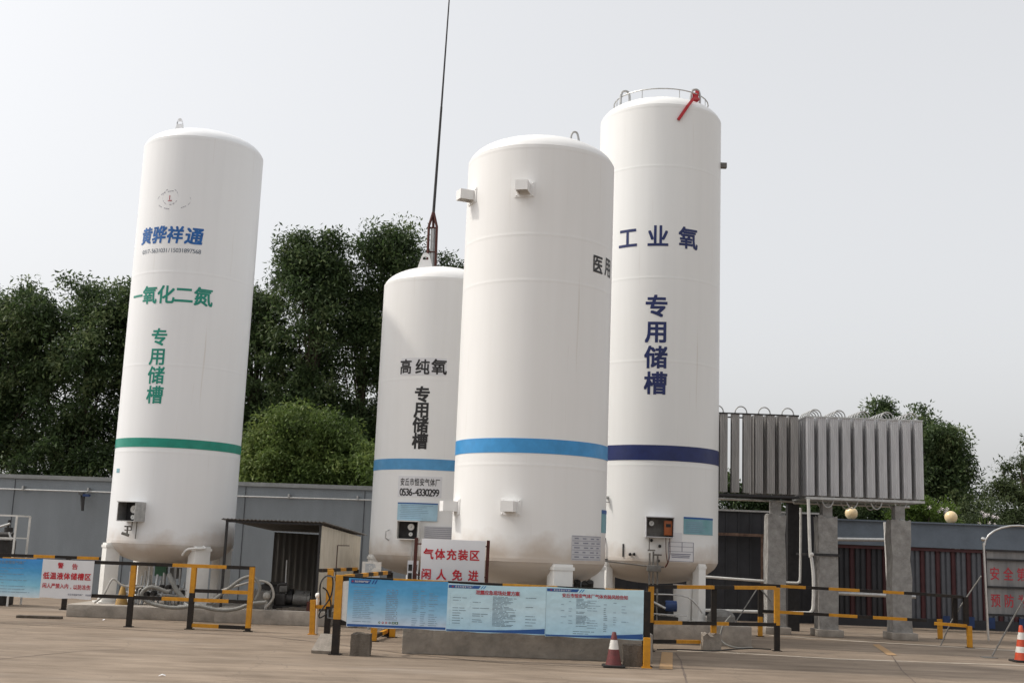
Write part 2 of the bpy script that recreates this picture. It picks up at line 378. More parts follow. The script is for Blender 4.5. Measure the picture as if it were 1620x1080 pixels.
class MB:
    def __init__(s):
        s.v, s.f, s.m = [], [], []
    def add(s, vs, fs, mi=0):
        o = len(s.v)
        s.v += [tuple(x) for x in vs]
        s.f += [tuple(i + o for i in f) for f in fs]
        s.m += [mi] * len(fs) if isinstance(mi, int) else list(mi)
    def box(s, x0, x1, y0, y1, z0, z1, mi=0, rz=0.0, bev=0.0):
        cx, cy = (x0 + x1) / 2, (y0 + y1) / 2
        bm = bmesh.new()
        bmesh.ops.create_cube(bm, size=1)
        for v in bm.verts:
            v.co = Vector((v.co.x * (x1 - x0), v.co.y * (y1 - y0), v.co.z * (z1 - z0)))
        if bev:
            bmesh.ops.bevel(bm, geom=list(bm.edges), offset=bev, segments=2, affect='EDGES', profile=0.6)
        c, n = math.cos(rz), math.sin(rz)
        bm.verts.index_update()
        vs = [(cx + v.co.x * c - v.co.y * n, cy + v.co.x * n + v.co.y * c, (z0 + z1) / 2 + v.co.z) for v in bm.verts]
        s.add(vs, [[v.index for v in f.verts] for f in bm.faces], mi)
        bm.free()
    def quad(s, a, b, c, d, mi=0):
        s.add([a, b, c, d], [(0, 1, 2, 3)], mi)
    def bar(s, p0, p1, wd, ht=None, cuts=None, mats=None, upv=(0, 0, 1), caps=True):
        """square tube, painted in segments: cuts = fractions, mats = one per segment"""
        ht = ht or wd
        p0, p1 = Vector(p0), Vector(p1)
        d = (p1 - p0).normalized()
        u = Vector(upv)
        if abs(d.dot(u)) > 0.95:
            u = Vector((0, 1, 0))
        sd_ = d.cross(u).normalized()
        u = sd_.cross(d).normalized()
        fr = [0.0] + list(cuts or []) + [1.0]
        mats = mats or [0]
        vs = []
        for t in fr:
            p = p0.lerp(p1, t)
            for a, b in ((-1, -1), (1, -1), (1, 1), (-1, 1)):
                vs.append(p + sd_ * a * wd / 2 + u * b * ht / 2)
        fs, ms = [], []
        for k in range(len(fr) - 1):
            for j in range(4):
                a, b = 4 * k + j, 4 * k + (j + 1) % 4
                fs.append((a, b, b + 4, a + 4)); ms.append(mats[k])
        if caps:
            fs.append((3, 2, 1, 0)); ms.append(mats[0])
            e = 4 * (len(fr) - 1)
            fs.append((e, e + 1, e + 2, e + 3)); ms.append(mats[-1])
        s.add(vs, fs, ms)
    def tube(s, pts, r, n=10, mi=0, smooth_path=0, caps=True, r1=None):
        P = [Vector(p) for p in pts]
        if smooth_path:
            Q = []
            for i in range(len(P) - 1):
                a = P[max(i - 1, 0)]; b = P[i]; c = P[i + 1]; d = P[min(i + 2, len(P) - 1)]
                for k in range(smooth_path):
                    t = k / smooth_path
                    Q.append(0.5 * ((2 * b) + (c - a) * t + (2 * a - 5 * b + 4 * c - d) * t * t + (3 * b - a - 3 * c + d) * t ** 3))
            Q.append(P[-1])
            P = Q
        vs, fs = [], []
        nrm = None
        for i, p in enumerate(P):
            d = (P[min(i + 1, len(P) - 1)] - P[max(i - 1, 0)]).normalized()
            if nrm is None:
                a = Vector((0, 0, 1)) if abs(d.z) < 0.9 else Vector((1, 0, 0))
                nrm = d.cross(a).normalized()
            else:
                nrm = (nrm - d * nrm.dot(d)).normalized()
            bn = d.cross(nrm)
            rr = r if r1 is None else r + (r1 - r) * i / (len(P) - 1)
            for k in range(n):
                a = 2 * math.pi * k / n
                vs.append(p + (nrm * math.cos(a) + bn * math.sin(a)) * rr)
        for i in range(len(P) - 1):
            for k in range(n):
                a, b = i * n + k, i * n + (k + 1) % n
                fs.append((a, b, b + n, a + n))
        if caps:
            fs.append(tuple(range(n - 1, -1, -1)))
            e = (len(P) - 1) * n
            fs.append(tuple(range(e, e + n)))
        s.add(vs, fs, mi)
    def lathe(s, prof, cx, cy, n=32, mi=0, a0=0.0, a1=360.0):
        """profile (radius, z); mi may be a list, one per profile step"""
        full = abs(a1 - a0) >= 359.9
        cols = n if full else n + 1
        vs, fs, ms = [], [], []
        for r, z in prof:
            for k in range(cols):
                a = R_(a0 + (a1 - a0) * k / n)
                vs.append((cx + r * math.sin(a), cy - r * math.cos(a), z))
        for i in range(len(prof) - 1):
            for k in range(n):
                a = i * cols + k; b = i * cols + (k + 1) % cols
                fs.append((a, b, b + cols, a + cols))
                ms.append(mi if isinstance(mi, int) else mi[i])
        s.add(vs, fs, ms)
    def sphere(s, c, r, n=16, mi=0):
        s.lathe([(max(r * math.cos(a), 1e-4), c[2] + r * math.sin(a)) for a in [R_(-90 + 180 * k / n) for k in range(n + 1)]], c[0], c[1], n * 2, mi)
    def build(s, name, mats, parent=None, loc=None, angle=35):
        mats = mats if isinstance(mats, (list, tuple)) else [mats]
        if parent is not None:
            o0 = WLOC[parent.name]
        elif loc is not None:
            o0 = Vector(loc)
        else:
            a = np.array(s.v)
            o0 = Vector(((a[:, 0].min() + a[:, 0].max()) / 2, (a[:, 1].min() + a[:, 1].max()) / 2, a[:, 2].min()))
        me = bpy.data.meshes.new(name)
        me.from_pydata([(x - o0.x, y - o0.y, z - o0.z) for x, y, z in s.v], [], s.f)
        for m in mats:
            me.materials.append(m)
        me.polygons.foreach_set('material_index', s.m)
        me.polygons.foreach_set('use_smooth', [True] * len(s.f))
        me.update()
        me.set_sharp_from_angle(angle=R_(angle))
        o = bpy.data.objects.new(name, me)
        COL.objects.link(o)
        if parent is not None:
            o.parent = parent
        else:
            o.location = o0
        WLOC[o.name] = o0.copy()
        return o

def thing(name, label, cat, loc, group=None):
    o = bpy.data.objects.new(name, None)
    COL.objects.link(o)
    o.location = loc
    o.empty_display_size = 0.2
    WLOC[o.name] = Vector(loc)
    return tag(o, label, cat, group)

def tag(o, label, cat, group=None):
    o['label'] = label
    o['category'] = cat
    if group:
        o['group'] = group
    return o

def struct(o, kind='structure'):
    o['kind'] = kind
    return o

# ------------------------------------------------------------------ lettering
_glyph = {}
STROKE = [(0, 0), (-1, -1), (1, -1), (1, 1), (-1, 1)]     # brush offsets that thicken the strokes
def glyph(ch, bold, stepx=0.0):
    key = (ch, stepx)
    if key in _glyph:
        return _glyph[key]
    c = bpy.data.curves.new('lettering', 'FONT')
    c.body = ch; c.align_x = 'CENTER'; c.resolution_u = 3
    o = bpy.data.objects.new('lettering', c)
    COL.objects.link(o)
    bpy.context.view_layer.update()
    me = bpy.data.meshes.new_from_object(o.evaluated_get(bpy.context.evaluated_depsgraph_get()))
    bpy.data.objects.remove(o); bpy.data.curves.remove(c)
    bm = bmesh.new(); bm.from_mesh(me); bpy.data.meshes.remove(me)
    if stepx and bm.verts:
        xs = [v.co.x for v in bm.verts]
        x = math.ceil(min(xs) / stepx) * stepx
        while x < max(xs):
            bmesh.ops.bisect_plane(bm, geom=bm.verts[:] + bm.edges[:] + bm.faces[:], plane_co=(x, 0, 0), plane_no=(1, 0, 0))
            x += stepx
    bm.verts.index_update()
    res = ([(v.co.x, v.co.y - 0.375) for v in bm.verts], [[v.index for v in f.verts] for f in bm.faces])
    bm.free()
    _glyph[key] = res
    return res

def flat_text(mb, chars, x, y, z, size, pitch=None, mi=0, bold=0.012, vertical=False, sx=1.0):
    """characters on an upright plane facing -Y; x,z = centre of the first character"""
    for i, ch in enumerate(chars):
        if ch == ' ':
            continue
        vs, fs = glyph(ch, bold)
        p = (pitch or size) * i
        X, Z = (x, z - p) if vertical else (x + p, z)
        for q, (da, db) in enumerate(STROKE if bold > 0.008 else STROKE[:1]):
            mb.add([(X + (a + da * bold) * size * sx, y - q * 0.0004, Z + (b + db * bold) * size) for a, b in vs], fs, mi)

def wrap_char(mb, ch, cx, cy, r, ang, z, size, mi=0, bold=0.012, sx=1.0, shear=0.0):
    vs, fs = glyph(ch, bold, 0.12)
    for q, (da, db) in enumerate(STROKE if bold > 0.008 else STROKE[:1]):
        out = []
        rr = r + q * 0.0004
        for a, b in vs:
            t = R_(ang) + ((a + da * bold) * sx + b * shear) * size / r
            out.append((cx + rr * math.sin(t), cy - rr * math.cos(t), z + (b + db * bold) * size))
        mb.add(out, fs, mi)

def wrap_rect(mb, cx, cy, r, a0, a1, z0, z1, mi=0, th=0.006):
    """thin curved plate lying on a cylinder"""
    n = max(1, int(abs(a1 - a0) / 4) + 1)
    vs, fs = [], []
    for rr in (r, r + th):
        for k in range(n + 1):
            a = R_(a0 + (a1 - a0) * k / n)
            for z in (z0, z1):
                vs.append((cx + rr * math.sin(a), cy - rr * math.cos(a), z))
    q = 2 * (n + 1)
    for k in range(n):
        i = 2 * k
        fs += [(q + i, q + i + 2, q + i + 3, q + i + 1), (i, q + i, q + i + 1 if False else q + i + 1, i + 1)] if False else [(q + i, q + i + 2, q + i + 3, q + i + 1)]
        fs += [(i + 1, q + i + 1, q + i + 3, i + 3), (i, i + 2, q + i + 2, q + i)]
    fs += [(0, q, q + 1, 1), (2 * n, 2 * n + 1, q + 2 * n + 1, q + 2 * n)]
    mb.add(vs, fs, mi)

# ================================================================== SETTING
g = MB()
g.quad((-600, -60, 0), (600, -60, 0), (600, 1500, 0), (-600, 1500, 0))
struct(g.build('ground', M['ground'], loc=(0, 0, 0)))

def strip(pts, wd, z, mb):
    """a thin ragged strip on the ground along a polyline"""
    P = [Vector((p[0], p[1], 0)) for p in pts]
    Q = []
    for i in range(len(P) - 1):
        n = max(2, int((P[i + 1] - P[i]).length / 0.25))
        Q += [P[i].lerp(P[i + 1], k / n) for k in range(n)]
    Q.append(P[-1])
    vs, fs = [], []
    for i, p in enumerate(Q):
        d = (Q[min(i + 1, len(Q) - 1)] - Q[max(i - 1, 0)]).normalized()
        nn = Vector((-d.y, d.x, 0))
        a = wd * (0.5 + rnd.uniform(-0.22, 0.22)); b = wd * (0.5 + rnd.uniform(-0.22, 0.22))
        vs += [tuple(p + nn * a + Vector((0, 0, z))), tuple(p - nn * b + Vector((0, 0, z)))]
    for i in range(len(Q) - 1):
        fs.append((2 * i, 2 * i + 1, 2 * i + 3, 2 * i + 2))
    mb.add(vs, fs)

jm = MB()
strip([(-12, 20.75), (-8.57, 20.53), (-6.35, 20.36), (-3.93, 20.03), (-2.9, 19.3), (-1.43, 17.97), (-0.2, 17.2), (0.18, 17.08), (2.06, 17.0), (2.3, 17.02)], 0.035, 0.004, jm)
strip([(2.89, 19.8), (2.8, 18.6), (2.62, 17.2), (2.5, 16.2), (2.37, 15.2), (2.3, 12)], 0.03, 0.004, jm)
strip([(-9.5, 14.0), (-6.28, 15.16), (-5.78, 16.43), (-5.3, 17.0)], 0.018, 0.004, jm)
strip([(6.94, 21.3), (6.1, 18.2), (5.6, 16.0)], 0.02, 0.004, jm)
struct(jm.build('paving_joints', M['joint']))
dm = MB()
strip([(3.0, 20.35), (4.2, 20.25), (5.6, 19.9), (7.2, 19.95), (9.5, 20.1)], 0.14, 0.004, dm)
strip([(5.6, 25.0), (7.3, 24.3), (9.5, 23.55), (12.5, 22.6)], 0.22, 0.004, dm)
struct(dm.build('pale_ground_strips', M['kerb_dust']))
ym = MB()
ym.quad((2.68, 19.9, 0.008), (2.86, 19.9, 0.008), (2.46, 17.1, 0.008), (2.27, 17.1, 0.008))
ym.quad((7.30, 23.5, 0.008), (7.46, 23.6, 0.008), (6.98, 21.1, 0.008), (6.80, 21.05, 0.008))
struct(ym.build('painted_ground_marks', M['yellow_mark']))

# ------------------------------------------------------------------ left rendered wall
A, B = Vector((-22, 31.6, 0)), Vector((2.6, 28.9, 0))
def wall_prism(mb, A, B, th, z0, z1, mi=0):
    d = (B - A).normalized(); n = Vector((-d.y, d.x, 0)) * th
    q = [A, B, B + n, A + n]
    mb.add([(p.x, p.y, z0) for p in q] + [(p.x, p.y, z1) for p in q],
           [(0, 1, 5, 4), (1, 2, 6, 5), (2, 3, 7, 6), (3, 0, 4, 7), (4, 5, 6, 7), (3, 2, 1, 0)], mi)
wl = thing('boundary_wall', 'long grey rendered wall behind the white tanks and the shed', 'wall', (-10, 30.3, 0))
mb = MB(); wall_prism(mb, A, B, 0.24, 0, 2.88); mb.build('wall_body', M['wall'], wl)
mb = MB(); wall_prism(mb, A + Vector((0, -0.05, 0)), B + Vector((0, -0.05, 0)), 0.34, 2.88, 2.98); mb.build('coping', M['wall_cap'], wl)
mb = MB()
for k in range(1, 8):
    p = A.lerp(B, k / 8)
    mb.box(p.x - 0.006, p.x + 0.006, p.y - 0.012, p.y + 0.02, 0.02, 2.86)
mb.build('joint_line', M['wall_dark'], wl)
cn = MB(); off = Vector((0, -0.09, 0))
cn.tube([tuple(A + off + Vector((0, 0, 2.57))), tuple(A.lerp(B, 0.5) + off + Vector((0, 0, 2.60))), tuple(B + off + Vector((0, 0, 2.66)))], 0.02, 8)
for k in range(14):
    p = A.lerp(B, (k + 0.4) / 14) + off
    cn.box(p.x - 0.02, p.x + 0.02, p.y - 0.04, p.y + 0.09, 2.56 + 0.006 * k, 2.66 + 0.006 * k)
tag(cn.build('conduit_pipe', M['steel']), 'thin white pipe running along the top of the grey wall', 'pipe')
lb = thing('wall_bracket', 'dark steel bracket hanging from the pipe left of the green lettered tank', 'bracket', (-10.75, 29.96, 2.1))
mb = MB()
mb.bar((-10.95, 30.25, 2.55), (-10.72, 29.9, 2.52), 0.07, mats=[0]); mb.bar((-10.9, 30.25, 2.5), (-10.72, 29.92, 2.12), 0.06); mb.bar((-10.72, 29.9, 2.55), (-10.72, 29.92, 2.1), 0.05)
mb.build('arm', M['dark_steel'], lb)
mb = MB(); mb.box(-10.72, -10.56, 29.82, 29.93, 2.46, 2.52); mb.build('head', M['blue_bit'], lb)

# ------------------------------------------------------------------ right hand dark wall, slate band and gates
wr = thing('sheet_wall', 'near black sheet wall behind the pillars, pale line along its top', 'wall', (5.8, 30.2, 0))
mb = MB(); mb.box(2.7, 8.02, 30.1, 30.25, 0, 2.72)
mb.build('wall_body', M['wall_dark'], wr)
mb = MB()
for k in range(17):
    x = 2.85 + k * 0.31
    mb.box(x, x + 0.04, 30.075, 30.1, 0.05, 2.70)
mb.build('rib', M['wall_dark'], wr)
mb = MB(); mb.box(2.7, 8.02, 30.04, 30.10, 2.72, 2.765); mb.build('top_rail', M['steel'], wr)
rf = thing('rusty_frame', 'rusty steel crossbar on a thin post before the black wall', 'frame', (6.53, 29.95, 0))
mb = MB(); mb.box(5.0, 6.62, 29.9, 30.02, 2.10, 2.17); mb.build('crossbar', M['rust_pale'], rf)
mb = MB(); mb.box(6.505, 6.55, 29.92, 29.98, 0, 2.1); mb.build('post', M['rust_pale'], rf)

gs = thing('gate_house_wall', 'slate blue rendered wall above the maroon striped gates', 'wall', (11, 29.1, 0))
mb = MB()
mb.box(8.02, 17.5, 29.0, 29.24, 1.985, 2.565); mb.box(8.02, 8.10, 29.0, 29.24, 0, 1.985); mb.box(9.58, 9.86, 29.0, 29.24, 0, 1.985); mb.box(17.1, 17.5, 29.0, 29.24, 0, 1.985)
mb.build('wall_body', M['slate'], gs)
mb = MB(); mb.box(8.02, 17.5, 28.93, 29.27, 2.565, 2.60); mb.build('coping', M['slate'], gs)
def gate(x0, x1, label, pm=None):
    pm = pm or [M['sheet_grey'], M['sheet_red']]
    t = thing('sheet_gate', label, 'gate', ((x0 + x1) / 2, 29.1, 0), 'maroon striped sheet gates')
    p = MB()
    n = int((x1 - x0) / 0.125)
    for k in range(n):            # folded sheet, every second rib painted maroon
        xa = x0 + (x1 - x0) * k / n; xb = x0 + (x1 - x0) * (k + 1) / n; q = (xb - xa) * 0.16
        yf, yb = 29.09, 29.13
        pr_ = [(xa, yb), (xa + q, yf), (xb - q * 2, yf), (xb - q, yb), (xb, yb)]
        for (ax, ay), (bx_, by) in zip(pr_, pr_[1:]):
            p.quad((ax, ay, 0.28), (bx_, by, 0.28), (bx_, by, 1.90), (ax, ay, 1.90), 1 if k % 3 == 0 else 0)
    p.build('panel', pm, t)
    f = MB(); f.box(x0, x1, 29.05, 29.16, 1.90, 1.98); f.build('top_rail', M['sheet_red'], t)
    f = MB(); f.box(x0, x1, 29.04, 29.16, 0.05, 0.28); f.build('bottom_rail', M['wall_dark'], t)
    return t
gate(8.10, 9.58, 'maroon striped gate, shade painted in, between the second and third concrete pillars', [M['wall_dark'], M['sheet_red_shaded']])  # grey and maroon both swapped for darker tones, shade put into the colour
gt = gate(9.86, 13.4, 'wide maroon and grey striped gate behind the stainless arch')
for x in (10.75, 11.35, 11.85, 12.6):
    mb = MB(); mb.box(x, x + 0.16, 29.025, 29.038, 0.10, 0.36); mb.build('patch', M['blue_bit'], gt)
gate(13.4, 17.1, 'maroon striped gate at the far right behind the red cone')
lp = MB(); lp.tube([(7.95, 28.5, 2.09), (9.6, 28.5, 2.13)], 0.045, 10); lp.tube([(7.95, 28.5, 0.82), (9.9, 28.5, 0.80)], 0.045, 10)
for x in (8.0, 9.55):
    lp.tube([(x, 28.5, 0), (x, 28.5, 2.1)], 0.035, 8)
tag(lp.build('pipe_frame', M['steel']), 'grey pipe rack with two level bars before the gate with painted shade', 'pipe rack')
lp = MB(); lp.tube([(8.9, 27.6, 2.52), (8.92, 27.6, 1.9), (8.98, 27.6, 0)], 0.03, 8)
tag(lp.build('downpipe', M['pipe_white']), 'thin pale upright pipe close left of the third concrete pillar', 'pipe')

def globe(x, y, z, r, label):
    t = thing('globe_lamp', label, 'lamp', (x, y, z - r - 0.06), 'round lamps on the slate wall')
    m = MB(); m.sphere((x, y, z), r); m.build('globe', M['glass_globe'], t)
    m = MB(); m.lathe([(0.001, z - r - 0.06), (0.10, z - r - 0.06), (0.10, z - r - 0.03), (0.05, z - r - 0.02), (0.05, z - r + 0.015)], x, y, 16); m.build('base', M['steel'], t)
globe(11.03, 29.1, 2.745, 0.155, 'cream globe lamp on the slate wall, in clear view near the trees')
globe(8.56, 29.1, 2.745, 0.155, 'cream globe lamp under the bends of the bright vaporizer')

# ------------------------------------------------------------------ plinths
def plinth(x0, x1, y0, y1, z1, label, rz=0.0):
    m = MB(); m.box(x0, x1, y0, y1, 0, z1, bev=0.018, rz=rz)
    return tag(m.build('concrete_plinth', M['concrete']), label, 'plinth', 'concrete plinths under the tanks')
plinth(-8.27, -5.45, 22.75, 26.0, 0.235, 'low concrete plinth under the green lettered tank')
plinth(-1.47, 2.28, 17.95, 21.0, 0.42, 'concrete plinth under the blue striped tank, below the banners')
plinth(2.35, 4.55, 21.7, 25.0, 0.36, 'concrete plinth under the navy lettered tank')
plinth(-3.0, -0.3, 23.2, 26.2, 0.25, 'concrete plinth under the small black lettered tank')
m = MB(); m.box(-5.44, -3.25, 22.68, 26.4, 0, 0.27, bev=0.02)
struct(m.build('shed_floor_slab', M['concrete']))

# ================================================================== TANKS
def shell_profile(zb, zt, r, seams, e=0.48):
    p = [(0.001, zb - e)]
    for k in range(1, 15):
        a = R_(90 * k / 15)
        p.append((r * math.sin(a), zb - e * math.cos(a)))
    zs = [zb] + sorted(seams) + [zt]
    for z in zs:                                  # weld beads stand 6 mm proud
        p += [(r, z - 0.05), (r, z - 0.018), (r + 0.0013, z - 0.008), (r + 0.0013, z + 0.008), (r, z + 0.018), (r, z + 0.05)]
    for k in range(1, 15):
        a = R_(90 * k / 15)
        p.append((r * math.cos(a), zt + e * math.sin(a)))
    p.append((0.001, zt + e))
    return p

def tank(key, label, cx, cy, r, zb, zt, seams, stripe, stripe_mat, paint, leg_angles, leg_base, legw=0.34):
    t = thing('storage_tank', label, 'tank', (cx, cy, leg_base), 'upright cryogenic storage tanks')
    m = MB(); m.lathe(shell_profile(zb, zt, r, seams), cx, cy, 96); m.build('shell', paint, t, angle=50)
    m = MB(); m.lathe([(r + 0.001, stripe[0]), (r + 0.005, stripe[0]), (r + 0.005, stripe[1]), (r + 0.001, stripe[1])], cx, cy, 96)
    m.build('stripe', stripe_mat, t)
    for a in leg_angles:
        m = MB()
        rr = r * 0.94
        X, Y = cx + rr * math.sin(R_(a)), cy - rr * math.cos(R_(a))
        m.box(X - legw / 2, X + legw / 2, Y - legw * 0.4, Y + legw * 0.4, leg_base + 0.03, zb - 0.06, rz=R_(a), bev=0.012)
        m.box(X - legw * 0.75, X + legw * 0.75, Y - legw * 0.62, Y + legw * 0.62, leg_base, leg_base + 0.03, rz=R_(a))
        m.box(X - legw * 0.56, X + legw * 0.56, Y - legw * 0.44, Y + legw * 0.44, zb - 0.15, zb - 0.10, rz=R_(a))
        m.build('leg', M['white'], t)
    return t

def on(cx, cy, r, ang, z):
    return Vector((cx + r * math.sin(R_(ang)), cy - r * math.cos(R_(ang)), z))

def lug(t, cx, cy, zt, ang, rad, h, wd, paint):
    """lifting plate with an eye, standing on the dome"""
    z0 = zt + 0.48 * math.sqrt(max(0, 1 - (rad / 1.25) ** 2)) - 0.06
    p = on(cx, cy, rad, ang, z0)
    d = Vector((math.cos(R_(ang)), math.sin(R_(ang)), 0)) if False else Vector((1, 0, 0))
    outer = [(-wd / 2, 0), (-wd * 0.26, h * 0.78), (-wd * 0.16, h * 0.95), (0, h), (wd * 0.16, h * 0.95), (wd * 0.26, h * 0.78), (wd / 2, 0)]
    hole = [(0.055 * math.cos(a), h * 0.68 + 0.065 * math.sin(a)) for a in [R_(225 - 45 * k) for k in range(7)]]
    hole = [(-0.05, h * 0.58), (-0.062, h * 0.66), (-0.05, h * 0.76), (0, h * 0.80), (0.05, h * 0.76), (0.062, h * 0.66), (0.05, h * 0.58)]
    m = MB()
    for y0, y1 in ((-0.02, 0.02),):
        vs = []
        for y in (y0, y1):
            vs += [(p.x + a, p.y + y, p.z + b) for a, b in outer] + [(p.x + a, p.y + y, p.z + b) for a, b in hole]
        fs = []
        for k in range(6):
            fs.append((k, k + 7, k + 8, k + 1))
            fs.append((14 + k, 14 + k + 1, 14 + k + 8, 14 + k + 7))
            fs.append((k, k + 1, k + 15, k + 14))
            fs.append((k + 7, k + 21, k + 22, k + 8))
        fs += [(0, 6, 13, 7), (14, 21, 27, 20), (7, 13, 27, 21)]
        m.add(vs, fs)
    m.build('lifting_lug', paint, t)

def gauge_box(t, cx, cy, r, ang, face, z0, z1, wd, dp, gauges, side_mat, inner_mat):
    """open fronted steel box with round dials inside; face = direction the opening looks (degrees)"""
    c = on(cx, cy, r + dp * 0.35, ang, 0)
    fa = R_(face)
    ux, uy = Vector((math.cos(fa), math.sin(fa), 0)), Vector((math.sin(fa), -math.cos(fa), 0))   # right, outward
    def P(a, o, z): return tuple(c + ux * a + uy * o + Vector((0, 0, z)))
    b = MB()
    h, th = wd / 2, 0.015
    def slab(a0, a1, o0, o1, za, zb_, mi):
        vs = [P(a0, o0, za), P(a1, o0, za), P(a1, o1, za), P(a0, o1, za), P(a0, o0, zb_), P(a1, o0, zb_), P(a1, o1, zb_), P(a0, o1, zb_)]
        b.add(vs, [(0, 1, 2, 3), (4, 7, 6, 5), (0, 4, 5, 1), (1, 5, 6, 2), (2, 6, 7, 3), (3, 7, 4, 0)], mi)
    slab(-h, -h + th, -dp, dp * 0.5, z0, z1, 0); slab(h - th, h, -dp, dp * 0.5, z0, z1, 0)
    slab(-h, h, -dp, dp * 0.62, z1, z1 + th, 0); slab(-h, h, -dp, dp * 0.5, z0 - th, z0, 0)
    slab(-h + th, h - th, -0.10, -0.085, z0, z1, 1)
    o = b.build('gauge_box', [side_mat, inner_mat], t)
    for a, z, rad in gauges:
        gm = MB()
        for n_, (ra, oa, ob, mi) in enumerate(((rad, 0.0, 0.035, 1), (rad * 0.86, 0.034, 0.042, 0))):
            vs = []
            for q in (oa, ob):
                for k in range(20):
                    an = 2 * math.pi * k / 20
                    vs.append(P(a + ra * math.cos(an), q, z + ra * math.sin(an)))
            gm.add(vs, [(k, (k + 1) % 20, 20 + (k + 1) % 20, 20 + k) for k in range(20)] + [tuple(range(20, 40))], mi)
        nd = MB()
        gm.add([P(a - 0.006, 0.045, z - rad * 0.2), P(a + 0.006, 0.045, z - rad * 0.2), P(a + rad * 0.35, 0.045, z + rad * 0.55)], [(0, 1, 2)], 1)
        gm.build('dial', [M['gauge_face'], M['dark_steel']], o)
    return o

def lettering(t, items, cx, cy, r, m_, bold=0.016, shear=0.0, name='lettering'):
    m = MB()
    for ch, ang, z, size, sx in items:
        wrap_char(m, ch, cx, cy, r, ang, z, size, 0, bold, sx, shear)
    return m.build(name, m_, t)

RT = 1.25
# ---- left tank: nitrous oxide
LX, LY = -6.81, 24.211
tL = tank('L', 'tall white tank with green stripe and green lettering, leftmost of the tanks', LX, LY, RT, 1.459, 9.66, [3.2, 4.93, 6.82], (3.285, 3.465), M['green'], M['tank_a'], (-58, 44, 132, 222), 0.235)
lettering(tL, [('一', -43, 6.35, 0.36, 1.0), ('氧', -26, 6.35, 0.39, 1), ('化', -8.5, 6.35, 0.39, 1), ('二', 8.2, 6.355, 0.39, 1.0), ('氮', 25.8, 6.35, 0.40, 1)], LX, LY, RT + 0.004, M['green'], 0.02)
lettering(tL, [('专', -11.2, 5.48, 0.37, 1.0), ('用', -11.3, 5.09, 0.37, 1.0), ('储', -11.0, 4.71, 0.37, 1.0), ('槽', -10.6, 4.32, 0.37, 1.0)], LX, LY, RT + 0.004, M['green'], 0.02)
lettering(tL, [('黄', -37, 7.60, 0.36, 0.95), ('骅', -21, 7.60, 0.37, 0.95), ('祥', -4.8, 7.59, 0.37, 0.95), ('通', 13, 7.58, 0.37, 1.0)], LX, LY, RT + 0.004, M['ink_blue'], 0.028, 0.12)
ph = '0317-5631031/15031897568'
lettering(tL, [(c, -40 + 2.56 * i, 7.27, 0.125, 1.0) for i, c in enumerate(ph)], LX, LY, RT + 0.004, M['print_dark'], 0.008)
em = MB()
for k in range(12):                  # worn oval emblem, mostly flaked off
    if k in (1, 2, 6, 9):
        continue
    a = R_(k * 30)
    for j in range(3):
        b0 = a + R_(j * 7); b1 = b0 + R_(6)
        for s_, e_ in ((b0, b1),):
            q0 = (-10 + 17 * math.cos(s_), 8.32 + 0.19 * math.sin(s_)); q1 = (-10 + 17 * math.cos(e_), 8.32 + 0.19 * math.sin(e_))
            em.quad(on(LX, LY, RT + 0.004, q0[0], q0[1] - 0.006), on(LX, LY, RT + 0.004, q1[0], q1[1] - 0.006), on(LX, LY, RT + 0.004, q1[0], q1[1] + 0.007), on(LX, LY, RT + 0.004, q0[0], q0[1] + 0.007), 0)
for k in range(16):
    if k in (3, 4, 11, 15): continue
    s_, e_ = R_(k * 22.5), R_(k * 22.5 + 15)
    q0 = (-13 + 8 * math.cos(s_), 8.39 + 0.17 * math.sin(s_)); q1 = (-13 + 8 * math.cos(e_), 8.39 + 0.17 * math.sin(e_))
    em.quad(on(LX, LY, RT + 0.005, q0[0], q0[1] - 0.006), on(LX, LY, RT + 0.005, q1[0], q1[1] - 0.006), on(LX, LY, RT + 0.005, q1[0], q1[1] + 0.007), on(LX, LY, RT + 0.005, q0[0], q0[1] + 0.007), 0)
wrap_rect(em, LX, LY, RT, -13.8, -13.2, 8.33, 8.42, 1, 0.006); wrap_rect(em, LX, LY, RT, -15, -11, 8.30, 8.315, 1, 0.006)
em.build('emblem', [M['plate_line'], M['red_dull']], tL)
mb = MB(); wrap_rect(mb, LX, LY, RT, -52, -46, 2.78, 2.86, 0); mb.build('sticker', M['teal_paper'], tL)
lug(tL, LX, LY, 9.66, -35, 0.72, 0.31, 0.20, M['tank_a'])
gb = gauge_box(tL, LX, LY, RT, -19, -20, 1.84, 2.19, 0.42, 0.34, [(0.07, 2.06, 0.085), (0.06, 1.91, 0.05)], M['steel'], M['dark_steel'])
mb = MB()
p = on(LX, LY, RT + 0.05, -18, 0)
mb.tube([(p.x - .03, p.y, 1.84), (p.x - .03, p.y - .03, 1.66), (p.x - .16, p.y - .03, 1.66)], 0.012, 8); mb.tube([(p.x + .06, p.y, 1.84), (p.x + .06, p.y - .02, 1.50)], 0.010, 8)
mb.tube([(p.x - .2, p.y - .05, 1.60), (p.x - .06, p.y - .05, 1.56)], 0.028, 8); mb.tube([(p.x - .10, p.y - .05, 1.72), (p.x - .10, p.y - .05, 1.56)], 0.018, 8); mb.tube([(p.x - .16, p.y - .05, 1.73), (p.x - .04, p.y - .05, 1.73)], 0.014, 8)
mb.build('valve', M['machine_grey'], tL)
mb = MB(); mb.tube([on(LX, LY, RT + 0.04, 44, 1.40), on(LX, LY, RT + 0.10, 44, 1.36), on(LX, LY, RT + 0.10, 30, 1.34), on(LX, LY, RT - 0.06, 27, 1.22)], 0.022, 8, smooth_path=4)
mb.build('drain_pipe', M['white'], tL)

